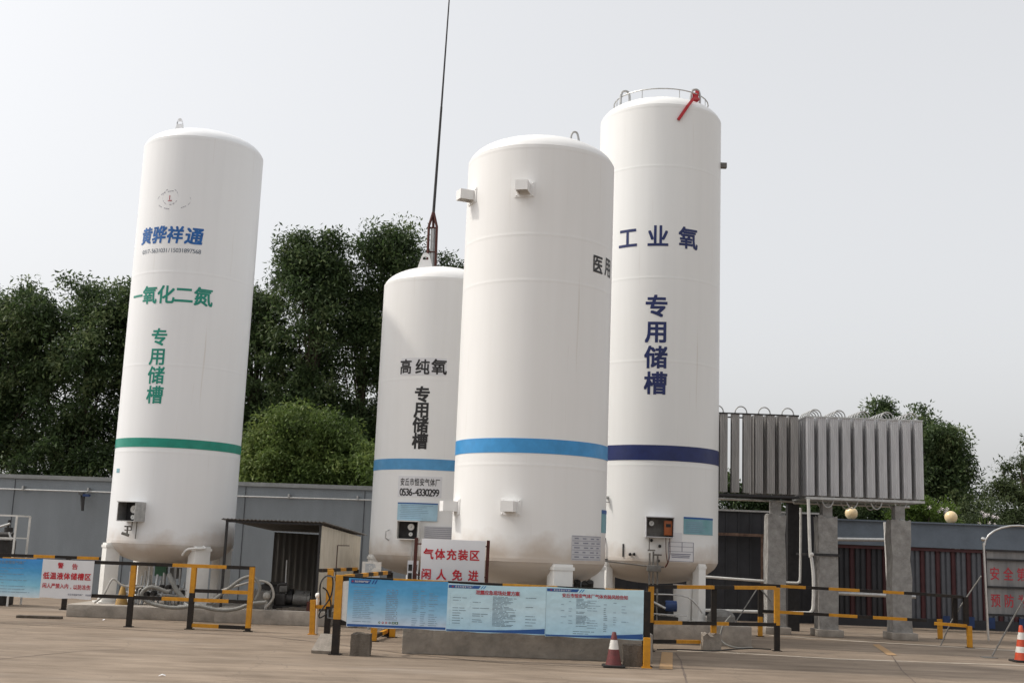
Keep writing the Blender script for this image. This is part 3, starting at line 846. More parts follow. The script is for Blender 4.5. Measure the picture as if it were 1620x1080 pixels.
# ---- small tank: high purity oxygen
SX, SY = -1.545, 24.606
tS = tank('S', 'shortest white tank with pale blue stripe and black lettering', SX, SY, RT, 1.42, 6.97, [4.9], (3.065, 3.285), M['blue_soft'], M['tank_b'], (-68, 20, 112, 200), 0.25, 0.26)
mb = MB(); wrap_rect(mb, SX, SY, RT, -34, 11, 4.97, 5.33, 0, 0.004); mb.build('sticker', M['paper_white'], tS)
mb = MB(); wrap_rect(mb, SX, SY, RT, -30, 12, 2.52, 2.94, 0, 0.004); mb.build('sticker', M['paper_white'], tS)
lettering(tS, [('高', -28.5, 5.15, 0.32, 0.92), ('纯', -11.5, 5.14, 0.325, 0.95), ('氧', 4.2, 5.15, 0.33, 1.0)], SX, SY, RT + 0.008, M['soft_black'], 0.02)
lettering(tS, [('专', -10.3, 4.58, 0.335, 1.0), ('用', -10.2, 4.27, 0.335, 1.0), ('储', -10.6, 3.96, 0.335, 1.0), ('槽', -10.4, 3.64, 0.335, 1.0)], SX, SY, RT + 0.005, M['soft_black'], 0.03)
lettering(tS, [(c, -25.3 + 4.75 * i, 2.82, 0.160, 0.62) for i, c in enumerate('安丘市恒安气体厂')], SX, SY, RT + 0.008, M['soft_black'], 0.010)
lettering(tS, [(c, -26.0 + 3.1 * i, 2.625, 0.20, 0.85) for i, c in enumerate('0536-4330299')], SX, SY, RT + 0.008, M['soft_black'], 0.016)
mb = MB(); wrap_rect(mb, SX, SY, RT + 0.03, -28, 9, 2.06, 2.41, 0, 0.012)
for k in range(8):
    wrap_rect(mb, SX, SY, RT + 0.042, -26 + rnd.uniform(0, 2), -26 + rnd.uniform(20, 33), 2.10 + k * 0.036, 2.108 + k * 0.036, 1, 0.003)
wrap_rect(mb, SX, SY, RT + 0.042, -28, 9, 2.385, 2.41, 2, 0.003)
mb.build('notice_plate', [M['pale_paper'], M['print_mid'], M['hdr_blue']], tS)
gauge_box(tS, SX, SY, RT, -15, -4, 1.70, 2.035, 0.44, 0.30, [(0.05, 1.93, 0.075), (0.05, 1.79, 0.045)], M['white'], M['dark_steel'])
mb = MB(); wrap_rect(mb, SX, SY, RT + 0.02, -2, 30, 1.72, 1.96, 0, 0.012)
for k in range(6):
    wrap_rect(mb, SX, SY, RT + 0.032, -1, 29, 1.735 + k * 0.038, 1.745 + k * 0.038, 1, 0.004)
mb.build('name_plate', [M['plate'], M['plate_line']], tS)
lug(tS, SX, SY, 6.97, -25, 0.80, 0.36, 0.34, M['tank_b'])
mb = MB()
p = on(SX, SY, RT + 0.03, -10, 0)
for dx, z in ((0, 1.1), (0.05, 1.0), (-0.05, 1.2)):
    mb.tube([(p.x + dx, p.y, 1.70), (p.x + dx, p.y - 0.02, z)], 0.009, 6)
mb.build('impulse_tube', M['steel'], tS)
mb = MB(); p = on(SX, SY, RT + 0.02, -37, 1.86); mb.tube([p, p + Vector((-.05, -.06, -.03)), p + Vector((-.06, -.06, -.16)), p + Vector((0, 0, -.20))], 0.014, 8); mb.build('handle', M['steel'], tS)
mb = MB()
for k, (dx, dz, rr) in enumerate(((0, 0, .09), (.22, .03, .06), (.4, -.02, .07), (.55, .05, .05))):
    q = on(SX, SY, 0.9, -14, 0.95); mb.tube([(q.x + dx, q.y, q.z + dz - .12), (q.x + dx, q.y - .05, q.z + dz + .1)], rr, 10)
    mb.tube([(q.x + dx, q.y, 0.28), (q.x + dx, q.y, q.z)], 0.025, 8)
mb.tube([(q.x - .1, q.y, 0.9), (q.x + .6, q.y, 0.9)], 0.03, 8)
mb.build('valve', M['machine'], tS)

# ---- middle tank: medical oxygen
MX, MY = 0.39, 19.227
tM = tank('M', 'wide white tank with bright blue stripe, nearest the camera behind the banners', MX, MY, RT, 1.457, 7.99, [2.88, 5.79, 6.54], (3.06, 3.285), M['sky_blue'], M['tank_b'], (24, 110, 200, 290), 0.42, 0.32)
lettering(tM, [('医', 50, 6.19, 0.32, 0.9), ('用', 66.5, 6.22, 0.34, 0.9)], MX, MY, RT + 0.004, M['soft_black'], 0.02)
for a, z in ((-70.5, 2.22), (-14.5, 2.225), (-66, 7.33), (-13, 7.275)):
    m = MB()                       # short box section bracket, open at both sides
    p = on(MX, MY, RT + 0.13, a, z); fa = R_(a)
    ux, uo = Vector((math.cos(fa), math.sin(fa), 0)), Vector((math.sin(fa), -math.cos(fa), 0))
    def slab(a0, a1, o0, o1, z0, z1):
        q = [p + ux * i + uo * j + Vector((0, 0, k)) for k in (z0, z1) for i, j in ((a0, o0), (a1, o0), (a1, o1), (a0, o1))]
        m.add(q, [(0, 1, 2, 3), (4, 7, 6, 5), (0, 4, 5, 1), (1, 5, 6, 2), (2, 6, 7, 3), (3, 7, 4, 0)])
    slab(-.10, .10, -.16, .12, .075, .087); slab(-.10, .10, .108, .12, -.075, .075)
    slab(-.10, -.088, -.16, .108, -.075, .075); slab(.088, .10, -.16, .108, -.075, .075)
    wrap_rect(m, MX, MY, RT, a - 7.5, a + 7.5, z - .125, z + .125, 0, .012)
    for ba, bz in ((-6, -.1), (6, -.1), (-6, .1), (6, .1)):
        q_ = on(MX, MY, RT + .012, a + ba, z + bz); m.sphere(q_, .013, 4)
    m.build('ladder_bracket', M['tank_b'], tM)
m = MB(); wrap_rect(m, MX, MY, RT, 31, 65, 1.46, 1.84, 0, 0.004)
for k in range(6):
    wrap_rect(m, MX, MY, RT + 0.004, 31.5, 64.5, 1.475 + k * 0.07, 1.481 + k * 0.07, 1, 0.002)
for k in range(5):
    for c_ in range(4):
        a = 33 + c_ * 8 + rnd.uniform(0, 1.5)
        wrap_rect(m, MX, MY, RT + 0.004, a, a + rnd.uniform(2.5, 5.5), 1.505 + k * 0.07, 1.522 + k * 0.07, 1, 0.002)
m.build('name_plate', [M['plate'], M['plate_line']], tM)
m = MB(); wrap_rect(m, MX, MY, RT, 65.5, 84, 1.90, 2.26, 0, 0.006); wrap_rect(m, MX, MY, RT + 0.006, 65.5, 84, 2.20, 2.26, 1, 0.003); m.build('notice_plate', [M['teal_paper'], M['hdr_blue']], tM)
m = MB()                            # small bent rod eye on the dome
p = on(MX, MY, 0.95, 33, 8.28)
m.tube([p + Vector((-.06, 0, -.05)), p + Vector((-.06, 0, .07)), p + Vector((-.03, 0, .14)), p + Vector((.03, 0, .14)), p + Vector((.06, 0, .06)), p + Vector((.08, 0, -.06))], 0.018, 8, smooth_path=4)
m.build('lifting_eye', M['steel'], tM)
m = MB()
q = on(MX, MY, 0.95, 42, 1.1)
for k, dx in enumerate((0, .13, .25, .33)):
    m.tube([(q.x + dx, q.y, 1.02), (q.x + dx, q.y - .08, 1.12 + .02 * (k % 2))], 0.055, 10); m.tube([(q.x + dx, q.y, 0.42), (q.x + dx, q.y, 1.05)], 0.02, 8)
m.build('valve', M['machine'], tM)
m = MB(); m.tube([(q.x - .22, q.y - .1, 0.42), (q.x - .22, q.y - .1, 1.24)], 0.035, 10); m.build('vent_pipe', M['white'], tM)

# ---- right tank: industrial oxygen
IX, IY = 2.938, 23.267
tI = tank('I', 'tallest white tank with navy stripe and navy lettering, ring rail on top', IX, IY, RT, 1.50, 10.37, [3.24, 5.23, 6.87, 9.13], (3.33, 3.62), M['navy'], M['tank_c'], (-56, 40, 130, 222), 0.36, 0.20)
lettering(tI, [('工', -36.2, 7.69, 0.46, 0.95), ('业', -7.8, 7.69, 0.46, 0.95), ('氧', 20.5, 7.69, 0.46, 0.95)], IX, IY, RT + 0.004, M['navy'], 0.022)
lettering(tI, [('专', -7.9, 6.30, 0.455, 1.0), ('用', -7.7, 5.80, 0.455, 1.0), ('储', -7.8, 5.30, 0.455, 1.0), ('槽', -7.8, 4.80, 0.455, 1.0)], IX, IY, RT + 0.004, M['navy'], 0.026)
m = MB()
ring = [on(IX, IY, 0.98, a, 10.84) for a in range(0, 361, 10)]
m.tube(ring, 0.013, 8, caps=False)
for a in range(15, 360, 45):
    q = on(IX, IY, 0.98, a, 10.62); m.tube([q, q + Vector((0, 0, .23))], 0.009, 8)
m.build('ring_rail', M['steel'], tI)
for a in (-60, 42, 150):
    m = MB(); q = on(IX, IY, 0.92, a, 10.62)
    m.tube([q + Vector((-.09, 0, 0)), q + Vector((-.09, 0, .22)), q + Vector((-.05, 0, .33)), q + Vector((.05, 0, .33)), q + Vector((.09, 0, .22)), q + Vector((.09, 0, 0))], 0.026, 8, smooth_path=4)
    m.build('lifting_eye', M['steel'], tI)
m = MB()                            # red webbing left on the lifting eye, tail hanging down the dome
q = on(IX, IY, 0.92, 42, 10.62)
m.bar(q + Vector((0.03, -.03, .30)), q + Vector((0.0, -.10, .06)), 0.07, 0.03, upv=(0, 1, 0)); m.bar(q + Vector((-0.02, .03, .28)), q + Vector((-0.04, -.03, .04)), 0.06, 0.03, upv=(0, 1, 0))
m.bar(q + Vector((0.02, -.12, .08)), q + Vector((-0.12, -.16, -.04)), 0.08, 0.05, upv=(0, 1, 0))
e_ = on(IX, IY, RT + 0.03, 8.6, 10.08)
m.bar(q + Vector((0.05, -.12, .10)), on(IX, IY, RT - .04, 25, 10.60), 0.06, 0.03, upv=(0, 1, 0)); m.bar(on(IX, IY, RT - .04, 25, 10.60), on(IX, IY, RT + 0.035, 17, 10.38), 0.055, 0.03, upv=(0, 1, 0)); m.bar(on(IX, IY, RT + 0.035, 17, 10.38), e_, 0.06, 0.03, upv=(0, 1, 0))
tag(m.build('webbing_strap', M['strap_red']), 'red webbing strap hanging off the top of the tallest tank', 'strap')
m = MB(); q = on(IX, IY, RT + 0.03, 78, 9.5); m.box(q.x - .06, q.x + .09, q.y - .05, q.y + .05, 9.45, 9.56, bev=0.01); m.build('junction_box', M['machine_grey'], tI)
gb = gauge_box(tI, IX, IY, RT, -2.8, -3, 1.91, 2.26, 0.52, 0.30, [(-0.15, 2.15, 0.055)], M['plate'], M['machine_grey'])
m = MB(); q = on(IX, IY, RT + 0.15, 3.5, 0); m.box(q.x - .075, q.x + .075, q.y - .05, q.y + .03, 1.94, 2.21, bev=0.015); d_ = m.build('gas_detector', M['orange'], gb)
m = MB(); m.box(q.x - .045, q.x + .045, q.y - .056, q.y - .05, 2.09, 2.15); m.build('display', M['black'], gb)
m = MB()
m.tube([(q.x + .03, q.y - .02, 1.94), (q.x + .04, q.y - .02, 1.60), (q.x, q.y - .02, 1.42), (q.x - .05, q.y - .03, 1.36), (q.x + .02, q.y - .03, 1.48)], 0.008, 6, smooth_path=5)
m.tube([(q.x - .04, q.y - .02, 1.94), (q.x - .03, q.y - .02, 1.62), (q.x - .0, q.y - .02, 1.45)], 0.008, 6, smooth_path=4)
m.build('cable', M['rust'], gb)
m = MB(); wrap_rect(m, IX, IY, RT, 19, 55.5, 1.98, 2.30, 0, 0.008); wrap_rect(m, IX, IY, RT + 0.008, 19, 55.5, 2.265, 2.30, 1, 0.003)
for k in range(6):
    wrap_rect(m, IX, IY, RT + 0.008, 21, 21 + rnd.uniform(18, 32), 2.02 + k * 0.036, 2.03 + k * 0.036, 2, 0.003)
m.build('notice_plate', [M['teal_paper'], M['hdr_blue'], M['print_mid']], tI)
m = MB(); wrap_rect(m, IX, IY, RT, 5.5, 29.3, 1.47, 1.83, 0, 0.004)
for z in (1.472, 1.65, 1.74, 1.824):
    wrap_rect(m, IX, IY, RT + 0.004, 5.5, 29.3, z, z + 0.007, 1, 0.003)
for a in (5.5, 17.5, 28.8):
    wrap_rect(m, IX, IY, RT + 0.0045, a, a + 0.5, 1.472 if a != 17.5 else 1.65, 1.83, 1, 0.003)
for z in (1.60, 1.57, 1.54):
    wrap_rect(m, IX, IY, RT + 0.004, 7 + rnd.uniform(0, 2), 27 - rnd.uniform(0, 3), z, z + 0.016, 1, 0.003)
wrap_rect(m, IX, IY, RT, 8.4, 17.7, 1.845, 2.0, 0, 0.004)
m.build('name_plate', [M['paper_white'], M['plate_line']], tI)
m = MB()                            # instrument piping and hand valves under the box
q = on(IX, IY, RT + 0.10, -8, 0)
for dx in (-.05, .02, .10):
    m.tube([(q.x + dx, q.y, 0.40), (q.x + dx, q.y, 1.66 - abs(dx))], 0.016, 8)
for dx, z in ((-.02, 1.66), (.10, 1.58)):
    m.tube([(q.x + dx - .07, q.y - .03, z), (q.x + dx + .07, q.y - .03, z)], 0.014, 8)
m.tube([(q.x - 1.0, q.y + .12, 1.44), (q.x - .1, q.y - .01, 1.37), (q.x + .22, q.y, 1.36)], 0.014, 8)
m.box(q.x - .10, q.x + .16, q.y - .06, q.y + .05, 1.27, 1.39, bev=0.02)
m.tube([(q.x - .06, q.y, 1.88), (q.x - .06, q.y, 1.66)], 0.010, 6)
m.build('valve', M['machine_grey'], tI)
m = MB()
for a, z in ((-27, 1.57), (-23.5, 1.575), (-9, 1.84), (-2, 1.74), (-3, 1.47)):
    q = on(IX, IY, RT + 0.03, a, z); m.sphere(q, 0.03, 6)
m.build('knob', M['black'], tI)
m = MB(); wrap_rect(m, IX, IY, RT, -34.5, -33.3, 1.52, 1.76, 0, 0.015); m.build('level_strip', M['dark_steel'], tI)
m = MB(); m.tube([on(IX, IY, RT, -54, 1.84), on(IX, IY, RT + .1, -55.5, 1.84), on(IX, IY, RT + .1, -55.5, 1.46), on(IX, IY, RT, -51, 1.45)], 0.02, 8); m.build('level_pipe', M['black'], tI)
m = MB(); q = on(IX, IY, RT + .08, -52, 2.62); m.tube([on(IX, IY, RT, -52, 2.62), q], 0.03, 8); m.tube([q + Vector((0, 0, -.07)), q + Vector((0, 0, .07))], 0.025, 8); m.tube([q + Vector((-.02, -.03, -.09)), q + Vector((.08, -.03, -.09))], 0.012, 8); m.build('sample_valve', M['steel'], tI)
m = MB(); m.tube([(3.42, 22.55, 0.36), (3.45, 22.55, 1.04)], 0.17, 16, r1=0.22); m.build('sump_pipe', M['white'], tI)

# ------------------------------------------------------------------ mast
ms = thing('antenna_mast', 'very tall thin dark mast rising behind the shortest tank', 'mast', (-2.35, 34, 0))
m = MB()
for dx, dy in ((-.12, -.08), (.12, -.08), (0, .12)):
    m.tube([(-2.37 + dx * 1.1, 34 + dy * 1.1, 0), (-2.51 + dx, 34 + dy, 10.98), (-2.52 + dx * .05, 34, 11.45)], 0.04, 8)
for z in (1, 3, 5, 7, 9, 10.2, 10.95):
    x = -2.37 - 0.013 * z
    m.tube([(x - .13, 33.92, z), (x + .13, 33.92, z), (x, 34.12, z), (x - .13, 33.92, z)], 0.02, 6)
m.build('lattice_leg', M['rust'], ms)
m = MB(); m.tube([(-2.36, 34, 0), (-2.50, 34, 10.95)], 0.075, 12); m.build('tube', M['steel'], ms)
m = MB(); m.tube([(-2.52, 34, 11.3), (-2.44, 34, 14.8)], 0.045, 8, r1=0.035); m.tube([(-2.44, 34, 14.8), (-2.32, 34, 20.6)], 0.03, 8, r1=0.015); m.build('whip', M['dark_steel'], ms)

# ================================================================== VAPORIZERS
def finned_tube(x, y, z0, z1, wd):
    m = MB()
    m.tube([(x, y, z0 - .02), (x, y, z1 + .02)], 0.022, 8)
    for a in (0, 45, 90, 135):
        m.box(x - wd / 2, x + wd / 2, y - 0.003, y + 0.003, z0, z1, rz=R_(a))
    for sgn in (-1, 1):                    # folded outer web, four ridges wide
        yy = y + sgn * wd * .5
        pts = [(x - wd / 2 + wd * k / 8, yy + sgn * (.014 if k % 2 else 0)) for k in range(9)]
        for (ax, ay), (bx_, by) in zip(pts, pts[1:]):
            m.quad((ax, ay, z0), (bx_, by, z0), (bx_, by, z1), (ax, ay, z1))
    return m

def vaporizer(label, xs, ys, z0, z1, wd, am, bends_top, bends_bot, fr, single=0):
    t = thing('ambient_vaporizer', label, 'vaporizer', (xs[0], ys[0], z0 - 0.12), 'finned vaporizer banks on concrete pillars')
    first = finned_tube(xs[0], ys[0], z0, z1, wd).build('finned_tube', am, t)
    for i, x in enumerate(xs):
        for j, y in enumerate(ys):
            if (i or j) and not (single and i < single and j):
                c = first.copy(); COL.objects.link(c); c.parent = t; c.location = (x - xs[0], y - ys[0], 0)
    base = None
    for (i, sp, top, j) in bends_top + bends_bot:
        x0, x1 = xs[i], xs[i] + sp; y = ys[j]; z = z1 if top else z0; s_ = 1 if top else -1
        rr = (x1 - x0) / 2
        m = MB()
        m.tube([(x0, y, z - 0.02 * s_)] + [((x0 + x1) / 2 - rr * math.cos(R_(a)), y, z + s_ * (0.02 + (0.14 if top else 0.22) * math.sin(R_(a)))) for a in range(0, 181, 15)] + [(x1, y, z - 0.02 * s_)], 0.014, 8)
        m.build('return_bend', M['steel'], t)
    m = MB()
    X0, X1, Y0, Y1 = xs[0] - wd * .55, xs[-1] + wd * .55, ys[0] - wd * .55, ys[-1] + wd * .55
    for z in (z0 - 0.03, z1 + 0.004):
        h = 0.03 if z > z0 else 0.05
        for y in (Y0, Y1):
            m.box(X0, X1, y - .012, y + .012, z - h, z)
        for x in (X0, X1):
            m.box(x - .012, x + .012, Y0 + .013, Y1 - .013, z - h, z)
    for y in ys:
        m.box(X0 + .014, X1 - .014, y - .02, y + .02, z0 - .075, z0 - .05)
    m.build('frame', fr, t)
    m = MB()
    m.tube([(X0, ys[-1], z0 - .12), (X1 + .05, ys[-1], z0 - .12)], 0.03, 10)
    m.build('header_pipe', M['steel'], t)
    return t
xs2 = [6.545 + 0.262 * k for k in range(10)]
ys2 = [25.30 + 0.205 * k for k in range(6)]
vaporizer('bright finned vaporizer bank with looped pipes, the right one of the two', xs2, ys2, 2.95, 4.66, 0.172, M['alu'],
          [(i, 0.262, True, j) for i in (0, 2, 4, 6, 8) for j in range(5)], [(i, 0.262, False, 0) for i in (1, 3, 5, 7)] + [(i, 0.262, False, 2) for i in (1, 3, 5, 7)], M['steel'])
xs1 = [4.18 + 0.257 * k for k in range(9)]
ys1 = [25.42 + 0.28 * k for k in range(3)]
vaporizer('dull finned vaporizer bank partly hidden by the tallest tank', xs1, ys1, 2.96, 4.68, 0.165, M['alu_old'],
          [(i, 0.257, True, 0) for i in (1, 3, 5, 7)], [], M['dark_steel'], 5)

def pillar(x0, x1, y, ztop, label, cap, seed):
    t = thing('concrete_pillar', label, 'pillar', ((x0 + x1) / 2, y + .2, 0), 'concrete pillars under the vaporizers')
    r_ = random.Random(seed)
    bm = bmesh.new(); bmesh.ops.create_cube(bm, size=1)
    bmesh.ops.subdivide_edges(bm, edges=bm.edges[:], cuts=5, use_grid_fill=True)
    for v in bm.verts:
        v.co = Vector(((x0 + x1) / 2 + v.co.x * (x1 - x0) + r_.uniform(-.018, .018), y + .2 + v.co.y * .40 + r_.uniform(-.018, .018), (v.co.z + .5) * ztop + (r_.uniform(-.05, .03) if v.co.z > .45 else 0)))
    bm.verts.index_update()
    m = MB(); m.add([v.co[:] for v in bm.verts], [[v.index for v in f.verts] for f in bm.faces]); bm.free()
    m.build('shaft', M['concrete_pale'], t, angle=40)
    m = MB(); m.box(x0 - .07, x1 + .09, y - .10, y + .5, 0, 0.15, bev=.02); m.build('footing', M['concrete'], t)
    m = MB(); c = (x0 + x1) / 2 + .02
    m.box(c - .11, c + .10, y + .08, y + .34, ztop - .03, cap, bev=.01); m.build('support_stub', M['concrete_pale'], t)
    for z in (1.55, 2.05):
        pass
    return t
pillar(5.685, 6.08, 25.5, 2.53, 'rough concrete pillar with pink stains, left of the dark steel column', 2.80, 1)
pillar(6.735, 7.145, 25.3, 2.52, 'concrete pillar with a dark strap, below the left end of the bright vaporizer', 2.80, 2)
pillar(8.27, 8.675, 25.2, 2.50, 'concrete pillar on a wide footing, rightmost under the bright vaporizer', 2.80, 3)
m = MB(); m.box(6.42, 6.68, 26.75, 26.95, 0, 2.85); m.box(6.36, 6.74, 26.70, 27.0, 2.85, 2.90)
tag(m.build('steel_column', M['dark_steel']), 'dark steel column between the two vaporizer banks', 'column')
m = MB(); m.box(6.6, 7.2, 25.26, 25.285, 1.68, 1.73); m.box(6.6, 6.63, 25.285, 26.74, 1.68, 1.73)
tag(m.build('steel_strap', M['dark_steel']), 'dark flat steel strap around the middle concrete pillar', 'strap')
m = MB(); m.tube([(3.9, 26.2, 1.15), (5.6, 26.2, 1.09), (6.42, 26.2, 1.07), (6.52, 26.2, 1.10), (6.56, 26.2, 1.22), (6.58, 26.2, 2.72)], 0.028, 8, smooth_path=3)
tag(m.build('gas_pipe', M['pipe_white']), 'thin white pipe rising beside the dark steel column, upper of two', 'pipe')
m = MB(); m.tube([(3.6, 25.0, 0.46), (5.2, 25.0, 0.475), (6.34, 25.0, 0.49), (6.48, 25.0, 0.52), (6.53, 25.0, 0.66), (6.54, 25.0, 1.2), (6.50, 25.0, 1.62), (6.47, 25.0, 1.75), (6.44, 25.0, 2.86)], 0.034, 10, smooth_path=3)
m.sphere((6.50, 25.0, 1.70), 0.05, 8)
tag(m.build('gas_pipe', M['pipe_white']), 'white pipe low across two pillars, then up to the bright vaporizer', 'pipe')

# ================================================================== FENCES
K, Yw = 0, 1
FM = [M['fence_black'], M['fence_yellow']]
def fence(label, loc, posts, rails, cat='barrier', wpost=0.085, wrail=0.06, name='barrier_rail'):
    t = thing(name, label, cat, loc, 'black and yellow safety barriers')
    for (x, y, z0, z1, cut, c0, c1) in posts:
        m = MB()
        if cut is None:
            m.bar((x, y, z0), (x, y, z1), wpost, mats=[c0])
        else:
            m.bar((x, y, z0), (x, y, z1), wpost, cuts=[(cut - z0) / (z1 - z0)], mats=[c0, c1])
        if z0 < 0.02:
            m.box(x - wpost * .85, x + wpost * .85, y - wpost * .85, y + wpost * .85, 0.0, 0.012)
        m.build('post', FM, t)
    for (p0, p1, cuts, cols) in rails:
        m = MB(); m.bar(p0, p1, wrail, cuts=cuts, mats=cols); m.build('rail', FM, t)
    return t
yA = 20.91
def fr(x0, x1, *xs): return [(x - x0) / (x1 - x0) for x in xs]
fence('black and yellow barrier before the green lettered tank, with a small gate', (-6.5, yA, 0),
      [(-6.49, yA, 0, 1.05, 0.52, K, Yw), (-5.43, yA, 0, 1.06, 0.62, K, Yw), (-4.41, yA, 0, 1.10, 0.06, K, Yw), (-10.2, yA, 0, 1.06, 0.5, K, Yw)],
      [((-11.2, yA, 1.075), (-4.37, yA, 1.085), fr(-11.2, -4.37, -10.4, -9.6, -8.8, -8.2, -5.81, -4.86), [K, Yw, K, Yw, K, Yw, K]),
       ((-11.2, yA, 0.515), (-4.42, yA, 0.50), fr(-11.2, -4.42, -8.6, -5.95, -4.78), [Yw, K, Yw, K]),
       ((-5.40, yA, 0.66), (-4.45, yA, 0.66), fr(-5.4, -4.45, -4.9), [K, Yw]),
       ((-5.40, yA, 0.07), (-4.45, yA, 0.06), fr(-5.4, -4.45, -4.92), [Yw, K])])
fence('barrier farther back, left of the green lettered tank, above the red warning sign', (-9, 24.6, 0),
      [(-9.0, 24.6, 0, 1.03, None, K, K), (-12.4, 24.6, 0, 1.03, None, K, K)],
      [((-13.5, 24.6, 1.05), (-8.15, 24.6, 1.06), fr(-13.5, -8.15, -11.5, -11.0, -9.72, -9.28, -8.82, -8.37), [K, Yw, K, Yw, K, Yw, K])])
fence('barrier corner post with short striped rail going back beside the shed', (-3.04, 20.91, 0),
      [(-3.03, 20.91, 0, 1.10, 0.48, K, Yw), (-2.83, 22.9, 0, 1.08, None, K, K)],
      [((-3.2, 20.80, 1.09), (-2.83, 22.9, 1.09), [0.14, 0.30, 0.5, 0.66, 0.83], [K, Yw, K, Yw, K, Yw]),
       ((-3.24, 20.82, 0.47), (-3.08, 20.88, 0.47), None, [Yw])], wpost=0.10)
fence('banner barrier with a tall post at its left end, holding three blue banners', (-2.4, 17.37, 0),
      [(-2.385, 17.40, 0, 1.13, 0.50, K, Yw), (2.11, 17.40, 0, 1.06, None, K, K), (-0.8, 17.41, 0.40, 1.07, None, K, K), (0.64, 17.41, 0.40, 1.06, None, K, K)],
      [((-2.34, 17.41, 1.085), (2.06, 17.41, 1.05), fr(-2.34, 2.06, -1.6, -.8, 0, .8, 1.5), [K, Yw, K, Yw, K, Yw]),
       ((-2.34, 17.41, 0.45), (2.06, 17.41, 0.45), fr(-2.34, 2.06, -1.6, -.8, 0, .8, 1.5), [K, Yw, K, Yw, K, Yw])], wpost=0.105)
fence('barrier leaf swung back behind the left banner, short stripes on its rail', (-2.1, 19.8, 0),
      [(-2.10, 19.86, 0, 0.55, None, Yw, Yw), (-1.99, 20.95, 0, 1.10, 0.6, K, K), (-1.88, 20.80, 0, 0.60, None, Yw, Yw)],
      [((-2.34, 17.52, 1.10), (-1.99, 20.93, 1.10), [.17, .33, .45, .56, .67, .78, .9], [Yw, K, Yw, K, Yw, K, Yw, K]),
       ((-2.09, 19.9, 0.08), (-1.99, 20.9, 0.10), [0.5], [K, Yw])], wpost=0.10)
fence('barrier right of the banners, before the tallest tank, ending in a tall yellow post', (3.6, 20.6, 0),
      [(2.50, 20.02, 0, 1.06, 0.47, K, Yw), (3.66, 20.60, 0.30, 1.06, 0.46, Yw, K), (4.865, 21.09, 0, 1.09, 0.44, K, Yw)],
      [((2.45, 20.0, 1.055), (4.83, 21.07, 1.085), [.21, .50, .66], [K, Yw, K, Yw]),
       ((2.55, 20.04, 0.47), (4.83, 21.07, 0.45), [.22, .50, .60], [Yw, K, Yw, K]),
       ((2.45, 20.3, 0.14), (3.45, 20.75, 0.13), [.55], [K, Yw])], wpost=0.09)
fence('long barrier in front of the concrete pillars, low yellow step at its right end', (7, 24.5, 0),
      [(5.33, 24.6, 0, 1.02, 0.40, Yw, K), (9.12, 24.0, 0.42, 1.0, None, K, K), (9.25, 23.75, 0.44, 0.98, None, K, K), (9.28, 23.68, 0, 0.42, None, Yw, Yw), (9.55, 26.0, 0, 0.42, None, Yw, Yw)],
      [((5.40, 24.9, 1.03), (8.62, 24.2, 0.99), fr(5.4, 8.62, 5.8, 6.3, 6.75, 7.35, 7.8, 8.2), [K, Yw, K, Yw, K, Yw, K]),
       ((8.64, 24.2, 0.985), (9.21, 23.77, 0.975), None, [K]),
       ((5.40, 24.9, 0.50), (8.62, 24.2, 0.47), fr(5.4, 8.62, 5.7, 6.25, 6.75, 7.3, 7.6, 8.25), [K, Yw, K, Yw, K, Yw, K]),
       ((8.70, 23.98, 0.43), (9.24, 23.69, 0.42), None, [Yw])], wpost=0.085)
def single(name, label, cat, build, mats, group=None):
    m = MB(); build(m)
    return tag(m.build(name, mats), label, cat, group)
single('bollard_post', 'low yellow post left of the tall striped corner post', 'post', lambda m: (m.bar((-3.27, 20.8, 0), (-3.29, 20.8, 0.585), 0.09), m.box(-3.34, -3.2, 20.73, 20.87, 0, 0.012)), FM[1])
single('bollard_post', 'short yellow post at the right end of the banners, beside the dirty cone', 'post', lambda m: (m.bar((2.10, 17.20, 0), (2.10, 17.20, 0.42), 0.095), m.box(2.03, 2.17, 17.13, 17.27, 0, 0.012)), FM[1])
t = thing('knob_post', 'thin pale post with white ball top beside the low yellow post', 'post', (-3.2, 20.95, 0))
m = MB(); m.tube([(-3.225, 20.95, 0), (-3.235, 20.95, 0.62)], 0.028, 8); m.build('stem', M['pipe_white'], t)
m = MB(); m.sphere((-3.235, 20.95, 0.655), 0.05, 8); m.build('ball', M['white'], t)
m = MB(); m.tube([(-2.72, 17.95, 0.66), (-2.74, 17.9, 0.95), (-2.66, 17.9, 1.09), (-2.56, 17.9, 1.06), (-2.57, 17.9, 0.8), (-2.72, 17.9, 0.55), (-2.7, 17.9, 0.48), (-2.56, 17.9, 0.62), (-2.62, 17.9, .85), (-2.7, 17.9, .92)], 0.012, 6, smooth_path=5)
m.tube([(-2.66, 17.9, 1.09), (-2.60, 17.6, 1.10), (-2.42, 17.42, 1.09)], 0.010, 6)
m.tube([(-2.6, 17.9, 0.6), (-2.55, 17.6, 0.50), (-2.42, 17.42, 0.50)], 0.010, 6)
tag(m.build('wire_coil', M['black']), 'loop of black wire hanging between two yellow posts', 'wire')

